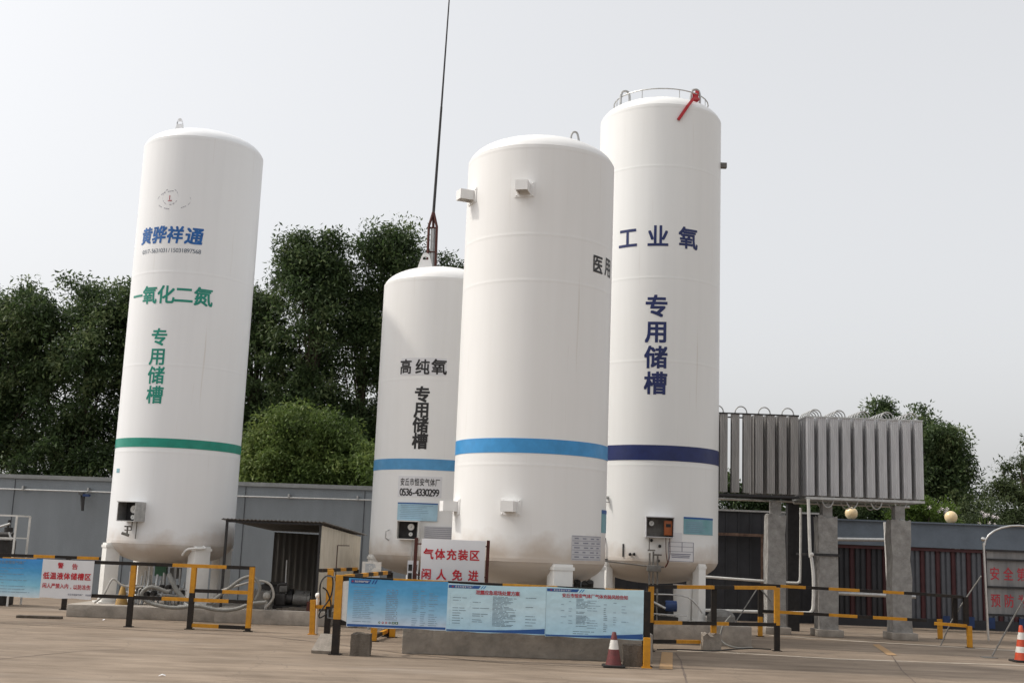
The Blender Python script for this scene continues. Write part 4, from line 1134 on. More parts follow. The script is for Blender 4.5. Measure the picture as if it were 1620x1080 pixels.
# ================================================================== BANNERS AND SIGNS
def rect(mb, x0, x1, z0, z1, y, mi):
    mb.quad((x0, y, z0), (x1, y, z0), (x1, y, z1), (x0, y, z1), mi)
def print_rows(mb, x0, x1, z0, z1, n, y, mi, h=0.007, minw=0.4, breaks=0.0):
    for k in range(n):
        z = z1 - (z1 - z0) * k / max(1, n - 1)
        if rnd.random() < breaks:
            continue
        x = x0; end = x0 + (x1 - x0) * rnd.uniform(minw, 1.0)
        while x < end:
            wdt = rnd.uniform(0.03, 0.16)
            rect(mb, x, min(x + wdt, end), z - h / 2, z + h / 2, y, mi)
            x += wdt + rnd.uniform(0.006, 0.02)
def banner_sheet(mb, x0, x1, z0, z1, y, sag=0.012, n=24):
    """cloth sheet with slight ripples and a little thickness"""
    vs, fs = [], []
    for j in (0, 1):
        for i in range(n + 1):
            x = x0 + (x1 - x0) * i / n
            dy = 0.004 * math.sin(i * 0.9) if 0 < i < n else 0
            for z in (z0 + 0.006 * math.sin(i * .5), z1 - sag * math.sin(math.pi * i / n)):
                vs.append((x, y + dy * 0 + j * 0.012, z))
    q = 2 * (n + 1)
    for i in range(n):
        a = 2 * i
        fs += [(a, a + 2, a + 3, a + 1), (q + a, q + a + 1, q + a + 3, q + a + 2), (a + 1, a + 3, q + a + 3, q + a + 1), (a, q + a, q + a + 2, a + 2)]
    fs += [(0, 1, q + 1, q), (2 * n, q + 2 * n, q + 2 * n + 1, 2 * n + 1)]
    mb.add(vs, fs, 0)
def wave(mb, x0, x1, z0, h0, h1, y, mi, n=20):
    vs = []
    for i in range(n + 1):
        t = i / n; x = x0 + (x1 - x0) * t; h = h0 + (h1 - h0) * t ** 2.2
        vs += [(x, y, z0), (x, y, z0 + h)]
    mb.add(vs, [(2 * i, 2 * i + 2, 2 * i + 3, 2 * i + 1) for i in range(n)], mi)

yb = 17.335
# left of three
bz0, bz1 = 0.405, 1.095
t = thing('printed_banner', 'bright blue banner of small print, left of the three on the barrier', 'banner', (-1.52, yb, bz0), 'safety banners on the barrier')
m = MB(); x0, x1 = -2.24, -0.795
banner_sheet(m, x0, x1, bz0, bz1, yb)
rect(m, x0 + .01, x1 - .01, bz0 + .008, bz0 + .04, yb - .003, 3)
rect(m, x0 + .03, x0 + .28, bz1 - .075, bz1 - .015, yb - .003, 3); m.quad((x0 + .28, yb - .003, bz1 - .075), (x0 + .30, yb - .003, bz1 - .075), (x0 + .33, yb - .003, bz1 - .015), (x0 + .28, yb - .003, bz1 - .015), 3)
for q in (.33, .37):
    m.quad((x0 + q, yb - .003, bz1 - .075), (x0 + q + .02, yb - .003, bz1 - .075), (x0 + q + .05, yb - .003, bz1 - .015), (x0 + q + .03, yb - .003, bz1 - .015), 3)
print_rows(m, x0 + .08, x0 + .40, bz0 + .08, bz1 - .12, 20, yb - .003, 1, .006, .7, .05)
for c_ in range(9):
    print_rows(m, x0 + .56 + c_ * .019, x0 + .572 + c_ * .019, bz0 + .12, bz1 - .15, 17, yb - .003, 2, .010, .9, .15)
for c_, (q, wd_) in enumerate(((.86, .10), (.98, .09), (1.10, .14))):
    print_rows(m, x0 + q + .08, x0 + q + .08 + wd_, bz0 + .06, bz1 - .15, 17, yb - .003, 1, .007, .5, .2)
for k, mi in enumerate((4, 5, 5, 6, 4, 4)):
    cx_ = x0 + .475 + k * .05
    if k < 4:
        m.add([(cx_ + .016 * math.cos(R_(a)), yb - .003, bz0 + .075 + .016 * math.sin(R_(a))) for a in range(0, 360, 40)], [tuple(range(9))], mi)
        m.add([(cx_ + .008 * math.cos(R_(a)), yb - .005, bz0 + .075 + .008 * math.sin(R_(a))) for a in range(0, 360, 60)], [tuple(range(6))], 7)
    else:
        rect(m, cx_ - .02, cx_ + .022, bz0 + .058, bz0 + .092, yb - .003, mi); rect(m, cx_ - .006, cx_ + .008, bz0 + .066, bz0 + .084, yb - .005, 7)
m.build('sheet', [M['ban1'], M['print_mid'], M['plate_line'], M['hdr_blue'], M['pump_green'], M['red_dull'], M['black'], M['paper_white']], t)
m = MB(); flat_text(m, '安丘市恒安气体厂', x0 + .10, yb - .006, bz1 - .045, .031, .027); m.build('lettering', M['paper_white'], t)
m = MB(); m.add([(x0 + .055 + .014 * math.cos(R_(a)), yb - .006, bz1 - .045 + .010 * math.sin(R_(a))) for a in range(0, 360, 45)], [tuple(range(8))]); m.build('emblem', M['red_dull'], t)

def pale_banner(label, x0, x1, bz0, bz1, bm_, title, tx, tsize, tpitch, cols, yb):
    t = thing('printed_banner', label, 'banner', ((x0 + x1) / 2, yb, bz0), 'safety banners on the barrier')
    m = MB(); banner_sheet(m, x0, x1, bz0, bz1, yb)
    wave(m, x0 + .005, x1 - .005, bz0 + .008, .02, .075, yb - .003, 3)
    rect(m, x0 + .01, x0 + .44, bz1 - .065, bz1 - .022, yb - .003, 3); m.quad((x0 + .44, yb - .003, bz1 - .065), (x0 + .45, yb - .003, bz1 - .065), (x0 + .48, yb - .003, bz1 - .022), (x0 + .44, yb - .003, bz1 - .022), 3)
    for q in (.475, .51):
        m.quad((x0 + q, yb - .003, bz1 - .065), (x0 + q + .016, yb - .003, bz1 - .065), (x0 + q + .05, yb - .003, bz1 - .022), (x0 + q + .034, yb - .003, bz1 - .022), 4)
    for (a, b, zt_, zb_, n, mi, br) in cols:
        print_rows(m, x0 + a, x0 + b, bz0 + zb_, bz1 - zt_, n, yb - .003, mi, .006, .45, br)
    m.build('sheet', [bm_, M['print_dark'], M['print_mid'], M['hdr_blue'], M['sky_blue']], t)
    m = MB(); flat_text(m, '安丘市恒安气体厂', x0 + .12, yb - .006, bz1 - .044, .030, .034); m.build('lettering', M['paper_white'], t)
    m = MB(); flat_text(m, title, x0 + tx, yb - .006, bz1 - .115, tsize, tpitch, bold=0.02); m.build('lettering', M['red_dull'], t)
    m = MB(); m.add([(x0 + .07 + .014 * math.cos(R_(a)), yb - .006, bz1 - .044 + .010 * math.sin(R_(a))) for a in range(0, 360, 45)], [tuple(range(8))]); m.build('emblem', M['red_dull'], t)
    for x in (x0 + .02, x1 - .02, (x0 + x1) / 2):
        q = MB(); q.lathe([(0.001, 0), (0.008, 0)], x, 0, 8)
    return t
pale_banner('pale blue banner with a red title, middle of the three on the barrier', -0.795, 0.637, 0.395, 1.075, M['ban2'], '泄露应急现场处置方案', .44, .068, .064,
            [(.08, .30, .20, .12, 11, 1, .45), (.37, .62, .20, .12, 14, 1, .3), (.66, 1.02, .17, .10, 24, 1, .08), (1.14, 1.34, .17, .12, 10, 1, .55), (.04, .05, .15, .1, 16, 2, .1), (.335, .34, .15, .1, 16, 2, .1), (.635, .64, .15, .1, 16, 2, .1)], yb - .004)
pale_banner('pale blue banner with the longest red title, right of the three on the barrier', 0.640, 2.06, 0.375, 1.08, M['ban3'], '安丘市恒安气体厂气体充装风险告知', .26, .062, .060,
            [(.22, .30, .2, .2, 8, 2, .4), (.33, .40, .2, .2, 10, 2, .4), (.44, .66, .16, .16, 22, 1, .1), (.60, .80, .18, .14, 12, 2, .4), (.84, .90, .2, .1, 16, 1, .3), (.98, 1.03, .2, .2, 10, 2, .4), (1.1, 1.2, .2, .2, 8, 2, .5), (.40, .74, .62, .055, 2, 1, 0)], yb)
# pale cloth flap left of the first banner
m = MB(); m.add([(-2.33, 17.36, 1.04), (-2.24, 17.35, 1.05), (-2.245, 17.35, 0.47), (-2.32, 17.36, 0.50), (-2.33, 17.37, 1.04), (-2.24, 17.362, 1.05), (-2.245, 17.362, 0.47), (-2.32, 17.37, 0.50)], [(0, 3, 2, 1), (4, 5, 6, 7), (0, 1, 5, 4), (2, 3, 7, 6), (0, 4, 7, 3), (1, 2, 6, 5)])
tag(m.build('cloth_flap', M['cone_white']), 'narrow pale cloth tied between the left post and the bright blue banner', 'cloth')

# left blue banner and warning sign on fence A
yl = 20.855
t = thing('printed_banner', 'blue banner at the left edge of the barrier, beside the warning sign', 'banner', (-9.2, yl, .45))
m = MB(); banner_sheet(m, -9.9, -8.075, .44, 1.10, yl)
print_rows(m, -9.7, -8.15, .52, .93, 9, yl - .003, 1, .008, .6)
m.build('sheet', [M['ban0'], M['print_mid']], t)
m = MB(); flat_text(m, '安丘市恒安气体厂', -8.83, yl - .006, 1.03, .06, .062); m.build('lettering', M['print_mid'], t)
m = MB(); flat_text(m, '安全', -9.0, yl - .006, 1.03, .06, .062); m.build('lettering', M['red_dull'], t)
t = thing('warning_sign', 'white sign with red warning lettering on the barrier by the green lettered tank', 'sign', (-7.62, yl, .44))
m = MB(); banner_sheet(m, -8.07, -7.17, .445, 1.105, yl - .016, .004); m.build('panel', M['paper_white'], t)
m = MB()
flat_text(m, '警', -7.75, yl - .022, 1.005, .105, bold=.016); flat_text(m, '告', -7.50, yl - .022, .995, .105, bold=.016)
flat_text(m, '低温液体储槽区', -7.985, yl - .022, .825, .125, .121, bold=.024, sx=.92)
flat_text(m, '闲人严禁入内', -8.00, yl - .022, .655, .09, .077, bold=.014, sx=.85); flat_text(m, '以防冻伤', -7.46, yl - .022, .645, .09, .077, bold=.014, sx=.85); flat_text(m, ',', -7.535, yl - .022, .655, .09)
m.build('lettering', M['red'], t)
m = MB(); flat_text(m, '安丘市恒安气体厂 安全部', -7.56, yl - .022, .515, .034, .034); m.build('lettering', M['plate_line'], t)
t = thing('no_entry_sign', 'white sign with two red lines of lettering on rusty posts above the banners', 'sign', (-.78, 17.98, .42))
m = MB(); m.box(-1.251, -0.281, 17.93, 17.95, 1.083, 1.701, bev=.004); m.build('panel', M['paper_white'], t)
m = MB()
flat_text(m, '气体充装区', -1.139, 17.925, 1.478, .168, .174, bold=.022, sx=.95)
for ch, x in zip('闲人免进', (-1.160, -0.932, -0.691, -0.449)):
    flat_text(m, ch, x, 17.925, 1.177, .168, bold=.022, sx=.95)
m.build('lettering', M['red'], t)
for x, x2 in ((-1.337, -1.253), (-0.242, -0.281)):
    m = MB(); m.bar((x - .01, 17.985, 0.42), (x, 17.985, 1.71), .05); m.bar((x, 17.96, 1.62), (x2, 17.96, 1.62), .022); m.bar((x, 17.96, 1.16), (x2, 17.96, 1.16), .022); m.build('post', M['rust'], t)
single('photo_board', 'small board of dark photographs hanging behind the left rusty sign post', 'board', lambda m: (m.box(-1.49, -1.32, 18.45, 18.465, 1.02, 1.36, 0), [rect(m, -1.475 + a, -1.415 + a, z, z + .10, 18.446, 1) for a in (0, .075) for z in (1.07, 1.20)]), [M['paper_white'], M['machine']])
t = thing('small_notice', 'small pale notice sheet on a thin stand, left of the shortest tank', 'notice', (-2.48, 22.4, 0))
m = MB(); m.box(-2.66, -2.30, 22.38, 22.39, 1.02, 1.245)
print_rows(m, -2.60, -2.36, 1.06, 1.20, 7, 22.376, 1, .008, .5)
m.build('sheet', [M['cone_white'], M['print_mid']], t)
m = MB(); m.tube([(-2.48, 22.41, 0), (-2.48, 22.41, 1.2)], .015, 8); m.build('stand', M['steel'], t)

# ================================================================== SMALL THINGS
def chunk(name, label, cat, x0, x1, y0, y1, z1, mt, seed, jag=.03, lean=0.0, group=None, z0=0.0):
    r_ = random.Random(seed)
    bm = bmesh.new(); bmesh.ops.create_cube(bm, size=1)
    bmesh.ops.subdivide_edges(bm, edges=bm.edges[:], cuts=4, use_grid_fill=True)
    for v in bm.verts:
        top = v.co.z > .45
        v.co = Vector(((x0 + x1) / 2 + v.co.x * (x1 - x0) * (1.0 if v.co.z < .2 else .97) + r_.uniform(-.008, .008), (y0 + y1) / 2 + v.co.y * (y1 - y0) + r_.uniform(-.008, .008) + lean * (v.co.z + .5), z0 + (v.co.z + .5) * (z1 - z0) + (r_.uniform(-jag, jag) if top else 0)))
    bm.verts.index_update()
    m = MB(); m.add([v.co[:] for v in bm.verts], [[v.index for v in f.verts] for f in bm.faces]); bm.free()
    return tag(m.build(name, mt, angle=40), label, cat, group)
chunk('concrete_block', 'weathered block with a jagged top below the bright blue banner', 'block', -2.16, -1.88, 17.28, 17.54, .30, M['block'], 3, .035)
chunk('concrete_block', 'dark low block behind the dirty cone under the right banner', 'block', 1.78, 2.05, 17.27, 17.5, .30, M['block'], 5, .008)
chunk('concrete_block', 'broken grey block under the barrier before the tallest tank', 'block', 3.48, 3.80, 20.62, 20.85, .27, M['block_pale'], 6, .04)
m = MB(); m.add([(-2.74, 17.46, 0), (-2.45, 17.42, 0), (-2.40, 17.66, .24), (-2.64, 17.70, .24), (-2.74, 17.44, .045), (-2.45, 17.40, .045), (-2.42, 17.62, .27), (-2.65, 17.66, .27), (-2.40, 17.70, 0), (-2.64, 17.74, 0)],
                [(4, 5, 6, 7), (0, 1, 5, 4), (1, 8, 2, 6, 5), (0, 4, 7, 3, 9), (2, 8, 9, 3), (2, 3, 7, 6), (0, 9, 8, 1)])
tag(m.build('stone_slab', M['block_pale']), 'pale slanted stone slab leaning at the foot of the left banner post', 'slab')

def cone(label, x, y, h, rb, cm, bands, bm_, group):
    t = thing('traffic_cone', label, 'cone', (x, y, 0), group)
    m = MB(); b = rb * 1.35
    m.box(x - b, x + b, y - b, y + b, 0, .035, bev=.012); m.build('base', bm_, t)
    prof = [(rb, .035), (rb * .95, .06)]; mats = [0]
    zs = sorted(set([.06] + [z for q in bands for z in q] + [h - .01]))
    R0 = lambda z: rb * .95 + (0.028 - rb * .95) * (z - .06) / (h - .06)
    prof = [(rb, .035), (rb * .95, .06)]; mats = [0]
    for a, b2 in zip(zs, zs[1:]):
        prof.append((R0(b2), b2)); mats.append(1 if any(q[0] <= a < q[1] for q in bands) else 0)
    prof += [(0.02, h), (0.001, h)]; mats += [0, 0]
    m = MB(); m.lathe(prof, x, y, 24, mats); m.build('body', [cm, M['cone_white']], t)
cone('dirty dark red traffic cone with a white band before the right banner', 1.62, 17.12, .49, .115, M['cone_dirty'], [(.25, .38)], M['rubber'], 'traffic cones on the paving')
cone('orange and white traffic cone at the right edge by the arch', 9.03, 20.75, .62, .125, M['cone_red'], [(.16, .26), (.38, .50)], M['rubber'], 'traffic cones on the paving')
cone('faded yellow cone on a black base by the green lettered tank leg', -7.38, 22.95 + .25, .62, .17, M['cone_yellow'], [], M['rubber'], 'traffic cones on the paving')

# arch with notice board
t = thing('arch_board', 'stainless arch frame holding a board with red lettering at the right edge', 'notice board', (11.4, 26.2, 0))
m = MB()
m.tube([(10.68, 26.2, 0), (10.64, 26.2, 2.10)], .026, 10); m.tube([(12.25, 26.2, 0), (12.25, 26.2, 2.10)], .026, 10)
m.tube([(10.66, 26.2, 2.05)] + [(11.445 - .785 * math.cos(R_(a)), 26.2, 2.05 + .46 * math.sin(R_(a))) for a in range(15, 180, 15)] + [(12.23, 26.2, 2.05)], .021, 10)
m.build('arch_tube', M['stainless'], t)
m = MB()
for z in (1.945, 1.745, 1.15, .55):
    m.box(10.68, 12.22, 26.18, 26.22, z - .022, z + .022)
m.build('crossbar', M['dark_steel'], t)
m = MB(); m.sphere((10.62, 26.17, 2.18), .05, 8); m.build('finial', M['stainless'], t)
m = MB(); m.box(10.72, 12.2, 26.235, 26.25, .55, 1.94); m.build('panel', M['board_panel'], t)
m = MB()
for i, ch in enumerate('安全第一'):
    flat_text(m, ch, 10.88 + .30 * i, 26.232, 1.44, .30, bold=.012, sx=.75); 
for i, ch in enumerate('预防为主'):
    flat_text(m, ch, 10.88 + .30 * i, 26.232, .86, .30, bold=.012, sx=.75)
m.build('lettering', M['red_dull'], t)
single('prop_pole', 'thin steel pole leaning from the paving towards the right edge', 'pole', lambda m: (m.tube([(8.78, 21.4, 0.03), (9.75, 21.45, 1.62)], .016, 8), m.box(8.6, 8.85, 21.3, 21.5, 0, .012)), M['machine_grey'])
single('prop_pole', 'short leaning steel tube behind the low yellow step', 'pole', lambda m: (m.tube([(9.03, 24.0, .45), (9.30, 24.05, .84), (9.72, 24.1, 1.40)], .014, 8), m.tube([(9.03, 24.0, .45), (8.8, 23.95, 0.0)], .014, 8)), M['machine_grey'])
single('brace_rod', 'thin grey rods propping the black post behind the tall yellow post', 'rod', lambda m: (m.tube([(4.45, 23.6, .05), (5.27, 24.5, 1.0)], .012, 8), m.tube([(5.30, 24.5, .98), (5.52, 24.45, .72)], .016, 8)), M['machine_grey'])
m = MB(); m.tube([(2.65, 20.28, .012), (2.9, 20.42, .012), (3.2, 20.5, .012), (3.6, 20.45, .012), (4.0, 20.9, .012), (4.45, 21.3, .012), (4.8, 21.25, .012)], .011, 6, smooth_path=5)
tag(m.build('ground_cable', M['black']), 'thin black cable lying on the paving below the barrier', 'cable')
m = MB(); m.tube([(4.15, 21.6, .55), (3.98, 21.5, .35), (3.95, 21.45, .12), (4.15, 21.35, .015), (4.5, 21.4, .015)], .018, 8, smooth_path=5)
tag(m.build('slack_hose', M['hose']), 'thin grey hose looping down right of the broken block', 'hose')
m = MB(); m.lathe([(.001, .36), (.26, .36), (.26, .50), (.20, .58), (.06, .62), (.001, .62)], 4.1, 22.3, 24)
tag(m.build('grey_drum', M['machine_grey']), 'low grey drum beside the white leg of the tallest tank', 'drum')
t = thing('valve_skid', 'dark pump set with blue motor under the tallest tank', 'pump', (3.0, 22.0, .36))
m = MB(); m.box(2.62, 3.25, 21.95, 22.35, .36, .46); m.tube([(2.75, 22.1, .6), (3.05, 22.1, .6)], .12, 14); m.tube([(2.7, 22.05, .46), (2.7, 22.05, .98)], .04, 8); m.tube([(2.86, 22.05, .46), (2.86, 22.05, .95)], .035, 8); m.build('pump_body', M['machine'], t)
m = MB(); m.tube([(3.02, 22.0, .66), (3.22, 22.0, .66)], .10, 14); m.build('motor', M['blue_bit'], t)
m = MB(); m.tube([(2.6, 21.95, .86), (3.3, 21.95, .86), (3.55, 21.98, .74), (3.7, 22.0, .55)], .014, 8, smooth_path=3); m.tube([(2.62, 21.9, .80), (3.0, 21.88, .62)], .022, 8); m.tube([(2.6, 21.92, .52), (3.4, 21.92, .50)], .012, 8); m.build('pipework', M['steel'], t)

# pipework below the left tank
t = thing('valve_manifold', 'cluster of small pipes and valves under the green lettered tank', 'valves', (-6.8, 23.6, .235))
m = MB()
r2 = random.Random(4)
for k in range(16):
    x = -7.3 + k * .075; h = r2.uniform(.55, .85)
    m.tube([(x, 23.6 + r2.uniform(-.15, .2), .24), (x, 23.6 + r2.uniform(-.1, .1), h)], r2.uniform(.014, .03), 8)
for z in (.46, .58):
    m.tube([(-7.4, 23.5, z), (-5.9, 23.5, z - .05)], .03, 8)
for k in range(14):                     # feed and return lines dropping out of the dished head
    x = -7.35 + k * .095 + r2.uniform(-.03, .03); y = 23.55 + r2.uniform(-.2, .5); zt_ = r2.uniform(.85, 1.05); z2 = r2.uniform(.34, .55); dx = r2.uniform(-.3, .3)
    m.tube([(x, y, zt_), (x, y, z2 + .12), (x + dx * .3, y - .08, z2), (x + dx, y - .15, z2), (x + dx, y - .15, .24)], r2.choice([.012, .016, .022]), 8, smooth_path=3)
for k in range(6):
    x = -7.2 + k * .23; m.lathe([(.02, .52 + .03 * (k % 3)), (.05, .53 + .03 * (k % 3)), (.05, .55 + .03 * (k % 3)), (.02, .56 + .03 * (k % 3))], x, 23.33, 12)
m.build('pipework', M['steel'], t)
m = MB()
for k in range(9):
    x = -7.25 + k * .14; z = r2.uniform(.42, .6); m.box(x - .045, x + .045, 23.38, 23.48, z - .04, z + .05, bev=.012); m.tube([(x, 23.36, z), (x, 23.30, z)], .045, 10)
m.build('valve', M['machine'], t)
m = MB(); m.box(-6.98, -6.76, 23.85, 24.0, .78, .97); m.build('control_box', M['pump_green'], t)
m = MB(); m.box(-6.68, -6.48, 23.85, 24.0, .74, .95); m.build('panel', M['machine_grey'], t)
def hose(label, pts, r, mt, ribs=False):
    m = MB(); m.tube(pts, r, 10, smooth_path=8)
    return tag(m.build('hose', mt), label, 'hose', 'hoses by the green lettered tank')
hose('thick grey hose sagging in a long curve below the barrier gate', [(-6.30, 22.55, .53), (-6.62, 22.5, .62), (-6.78, 22.45, .5), (-6.68, 22.45, .36), (-6.42, 22.42, .29), (-6.1, 22.4, .265), (-5.7, 22.4, .31), (-5.45, 22.4, .27), (-5.2, 22.4, .25), (-4.95, 22.4, .29), (-4.72, 22.42, .38), (-4.45, 22.5, .42)], .036, M['hose'])
hose('grey hose arching high between the barrier gate and the shed', [(-5.5, 22.6, .36), (-5.3, 22.6, .55), (-5.12, 22.6, .70), (-4.95, 22.6, .83), (-4.78, 22.6, .88), (-4.65, 22.6, .80), (-4.6, 22.6, .65), (-4.66, 22.62, .45)], .032, M['hose'])
hose('pale hose rising over the low gate rail beside the arching hose', [(-5.35, 22.75, .6), (-5.1, 22.75, .68), (-4.85, 22.75, .76), (-4.6, 22.75, .80), (-4.42, 22.75, .72), (-4.36, 22.75, .5), (-4.5, 22.75, .3)], .022, M['hose_pale'])
hose('thick grey hose dropping from the pipes to the plinth', [(-6.48, 23.1, .84), (-6.38, 23.0, .72), (-6.25, 22.95, .54), (-6.08, 22.9, .40), (-5.9, 22.85, .32)], .045, M['hose'])
hose('pale thin hose draped over the faded yellow cone', [(-7.72, 22.65, .28), (-7.58, 22.7, .42), (-7.48, 22.85, .72), (-7.3, 22.85, .62), (-7.1, 22.9, .585), (-6.95, 23.0, .6)], .020, M['hose_pale'])
# litter scraps
for x, y, r_z, lab in ((-3.92, 14.05, .3, 'scrap of white paper on the paving, low at the left'), (-7.35, 22.2, 1.1, 'crumpled pale scrap on the paving in front of the green lettered tank plinth')):
    m = MB(); c_, n_ = math.cos(r_z), math.sin(r_z)
    q = [(-.09, -.03, .006), (.0, -.045, .03), (.08, -.02, .008), (.09, .03, .02), (.01, .02, .045), (-.08, .04, .01)]
    m.add([(x + .45 * (a * c_ - b_ * n_), y + .45 * (a * n_ + b_ * c_), z * .6) for a, b_, z in q], [(0, 1, 4, 5), (1, 2, 3, 4)])
    tag(m.build('paper_scrap', M['paper_white']), lab, 'litter', 'litter on the paving')
single('plank', 'flat grey plank lying on the paving below the warning sign', 'plank', lambda m: m.box(-8.9, -8.1, 22.0, 22.14, 0, .05, rz=.12, bev=.006), M['block'])

# ------------------------------------------------------------------ shed
t = thing('lean_to_shed', 'low shed of corrugated sheet with open dark front, between two tanks', 'shed', (-4.3, 24.6, .27))
def corr(mb, A, B, z0a, z1a, z1b, n, dep, mi=0):
    A, B = Vector(A), Vector(B); d = (B - A); nn = Vector((-d.y, d.x, 0)).normalized() * dep
    vs = []
    for i in range(4 * n + 1):
        tt = i / (4 * n); p = A + d * tt + nn * (1 if i % 4 in (1, 2) else 0)
        zt = z1a + (z1b - z1a) * tt
        vs += [(p.x, p.y, z0a), (p.x, p.y, zt)]
    k = len(vs); th = nn.normalized() * -.004
    mb.add(vs, [(2 * i, 2 * i + 2, 2 * i + 3, 2 * i + 1) for i in range(4 * n)], mi)
    for i in range(4 * n):
        pass
FLx, FRx = -5.30, -3.62
m = MB(); corr(m, (FRx, 23.3, 0), (-3.10, 25.55, 0), .27, 1.90, 1.71, 15, .018); m.build('end_wall', M['shed_cream'], t)
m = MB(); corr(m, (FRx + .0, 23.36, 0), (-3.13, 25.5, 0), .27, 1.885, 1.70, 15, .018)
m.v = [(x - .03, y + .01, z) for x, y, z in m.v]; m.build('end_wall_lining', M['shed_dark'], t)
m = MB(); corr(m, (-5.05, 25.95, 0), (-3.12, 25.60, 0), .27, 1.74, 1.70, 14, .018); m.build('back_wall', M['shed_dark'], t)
def on_wall(t_, z, o_):
    return (FRx + .52 * t_ + .974 * o_, 23.3 + 2.25 * t_ - .225 * o_, z)
def wall_plate(mb, t0, t1, z0, z1, o0, o1, mi=0):
    vs = [on_wall(a, z, o_) for o_ in (o0, o1) for a, z in ((t0, z0), (t1, z0), (t1, z1), (t0, z1))]
    mb.add(vs, [(4, 5, 6, 7), (0, 1, 5, 4), (1, 2, 6, 5), (2, 3, 7, 6), (3, 0, 4, 7)], mi)
m = MB(); wall_plate(m, .40, .70, .80, 1.52, .002, .010, 1); wall_plate(m, .41, .69, .815, 1.505, .010, .018, 0); m.build('hatch', [M['shed_cream'], M['rust']], t)
m = MB(); wall_plate(m, 0, 1, .27, .33, .002, .012); m.build('base_trim', M['shed_roof'], t)
m = MB()
n = 26
vs = []
P0, P1, P2, P3 = Vector((-5.52, 22.98, 1.945)), Vector((-3.52, 23.16, 1.955)), Vector((-2.98, 25.72, 1.75)), Vector((-5.10, 26.1, 1.775))
for i in range(2 * n + 1):
    tt = i / (2 * n); a = P0.lerp(P1, tt); b = P3.lerp(P2, tt); dz = .018 if i % 2 else 0
    vs += [(a.x, a.y, a.z + dz), (b.x, b.y, b.z + dz), (a.x, a.y, a.z + dz - .012), (b.x, b.y, b.z + dz - .012)]
fs = []
for i in range(2 * n):
    a = 4 * i
    fs += [(a, a + 4, a + 5, a + 1), (a + 2, a + 3, a + 7, a + 6), (a, a + 2, a + 6, a + 4), (a + 1, a + 5, a + 7, a + 3)]
fs += [(0, 1, 3, 2), (8 * n, 8 * n + 2, 8 * n + 3, 8 * n + 1)]
m.add(vs, fs); m.build('roof', M['shed_roof'], t)
for (x, y, z) in ((-5.42, 23.05, 1.93), (FRx - .01, 23.27, 1.93)):
    m = MB(); m.bar((x, y, .27 if x > -5.4 else 0), (x, y, z - .005), .045); m.build('post', M['dark_steel'], t)
m = MB(); m.bar((-5.45, 23.06, 1.905), (-3.58, 23.24, 1.915), .04); m.build('beam', M['dark_steel'], t)
# machinery under the shed roof
t = thing('pump_unit', 'grimy black pump unit with a pale upright lever, in front of the shed', 'pump', (-4.3, 23.9, .27))
m = MB(); m.box(-4.82, -4.40, 23.75, 24.2, .34, .70, bev=.02); m.box(-4.74, -4.42, 23.7, 24.1, .70, .74); m.box(-4.85, -3.65, 23.7, 24.2, .27, .335, bev=.01); m.tube([(-4.42, 23.95, .5), (-4.2, 23.95, .5)], .13, 14); m.build('body', M['machine'], t)
m = MB(); m.box(-4.48, -4.27, 23.66, 23.9, .56, .70, bev=.02); m.build('cover', M['machine_grey'], t)
m = MB(); m.tube([(-4.16, 24.0, .52), (-3.98, 24.0, .50)], .09, 14); m.tube([(-3.97, 24.0, .50), (-3.86, 24.0, .49)], .10, 14); m.build('motor', M['machine_grey'], t)
m = MB(); m.tube([(-4.30, 23.72, .40), (-4.325, 23.72, .85), (-4.33, 23.72, 1.19)], .020, 8, r1=.012); m.build('lever', M['steel'], t)
m = MB(); m.bar((-4.36, 23.62, .435), (-3.72, 23.62, .425), .05, .03); m.box(-4.33, -3.74, 23.65, 24.0, .40, .425); m.build('tray', M['steel'], t)
chunk('scrap_pile', 'grey dusty heap of sacks beside the black pump unit', 'sack', -4.80, -4.42, 22.80, 23.2, .56, M['machine_grey'], 12, .09, z0=.27)
t = thing('motor_pump', 'dark motor with a pump head on a skid, low in the shed opening', 'pump', (-4.05, 23.2, .27))
m = MB(); m.box(-4.42, -3.62, 23.05, 23.45, .27, .33, bev=.01); m.box(-4.40, -4.20, 23.1, 23.4, .33, .56, bev=.03); m.tube([(-4.22, 23.25, .45), (-4.08, 23.25, .45)], .10, 14); m.tube([(-4.36, 23.2, .56), (-4.36, 23.2, .72), (-4.2, 23.2, .74)], .03, 8, smooth_path=3); m.build('pump_head', M['machine'], t)
m = MB(); m.tube([(-4.06, 23.25, .44), (-3.80, 23.25, .44)], .115, 16); m.tube([(-3.80, 23.25, .44), (-3.74, 23.25, .44)], .095, 16)
for q in range(9):
    m.tube([(-4.04 + q * .027, 23.25, .44), (-4.03 + q * .027, 23.25, .44)], .125, 16)
m.build('motor', M['machine_grey'], t)
chunk('scrap_box', 'rusty metal box at the shed corner beside the skid', 'box', -3.72, -3.50, 22.75, 22.98, .44, M['rust'], 15, .01, z0=.27)
m = MB(); m.sphere((-4.50, 22.80, .52), .075, 8)
m.tube([(-4.50, 22.80, .27), (-4.50, 22.80, .5)], .03, 8)
tag(m.build('float_ball', M['hose_pale']), 'pale ball on a short stem in front of the sacks', 'ball')
single('timber_bundle', 'flat stack of dark boards on the slab under the shed roof', 'boards', lambda m: [m.box(-4.3 + .1 * k, -3.5 + .05 * k, 22.8 + .1 * k, 22.88 + .1 * k, .27, .30 + .01 * k, rz=.04 * k, bev=.004) for k in range(5)], M['block'])

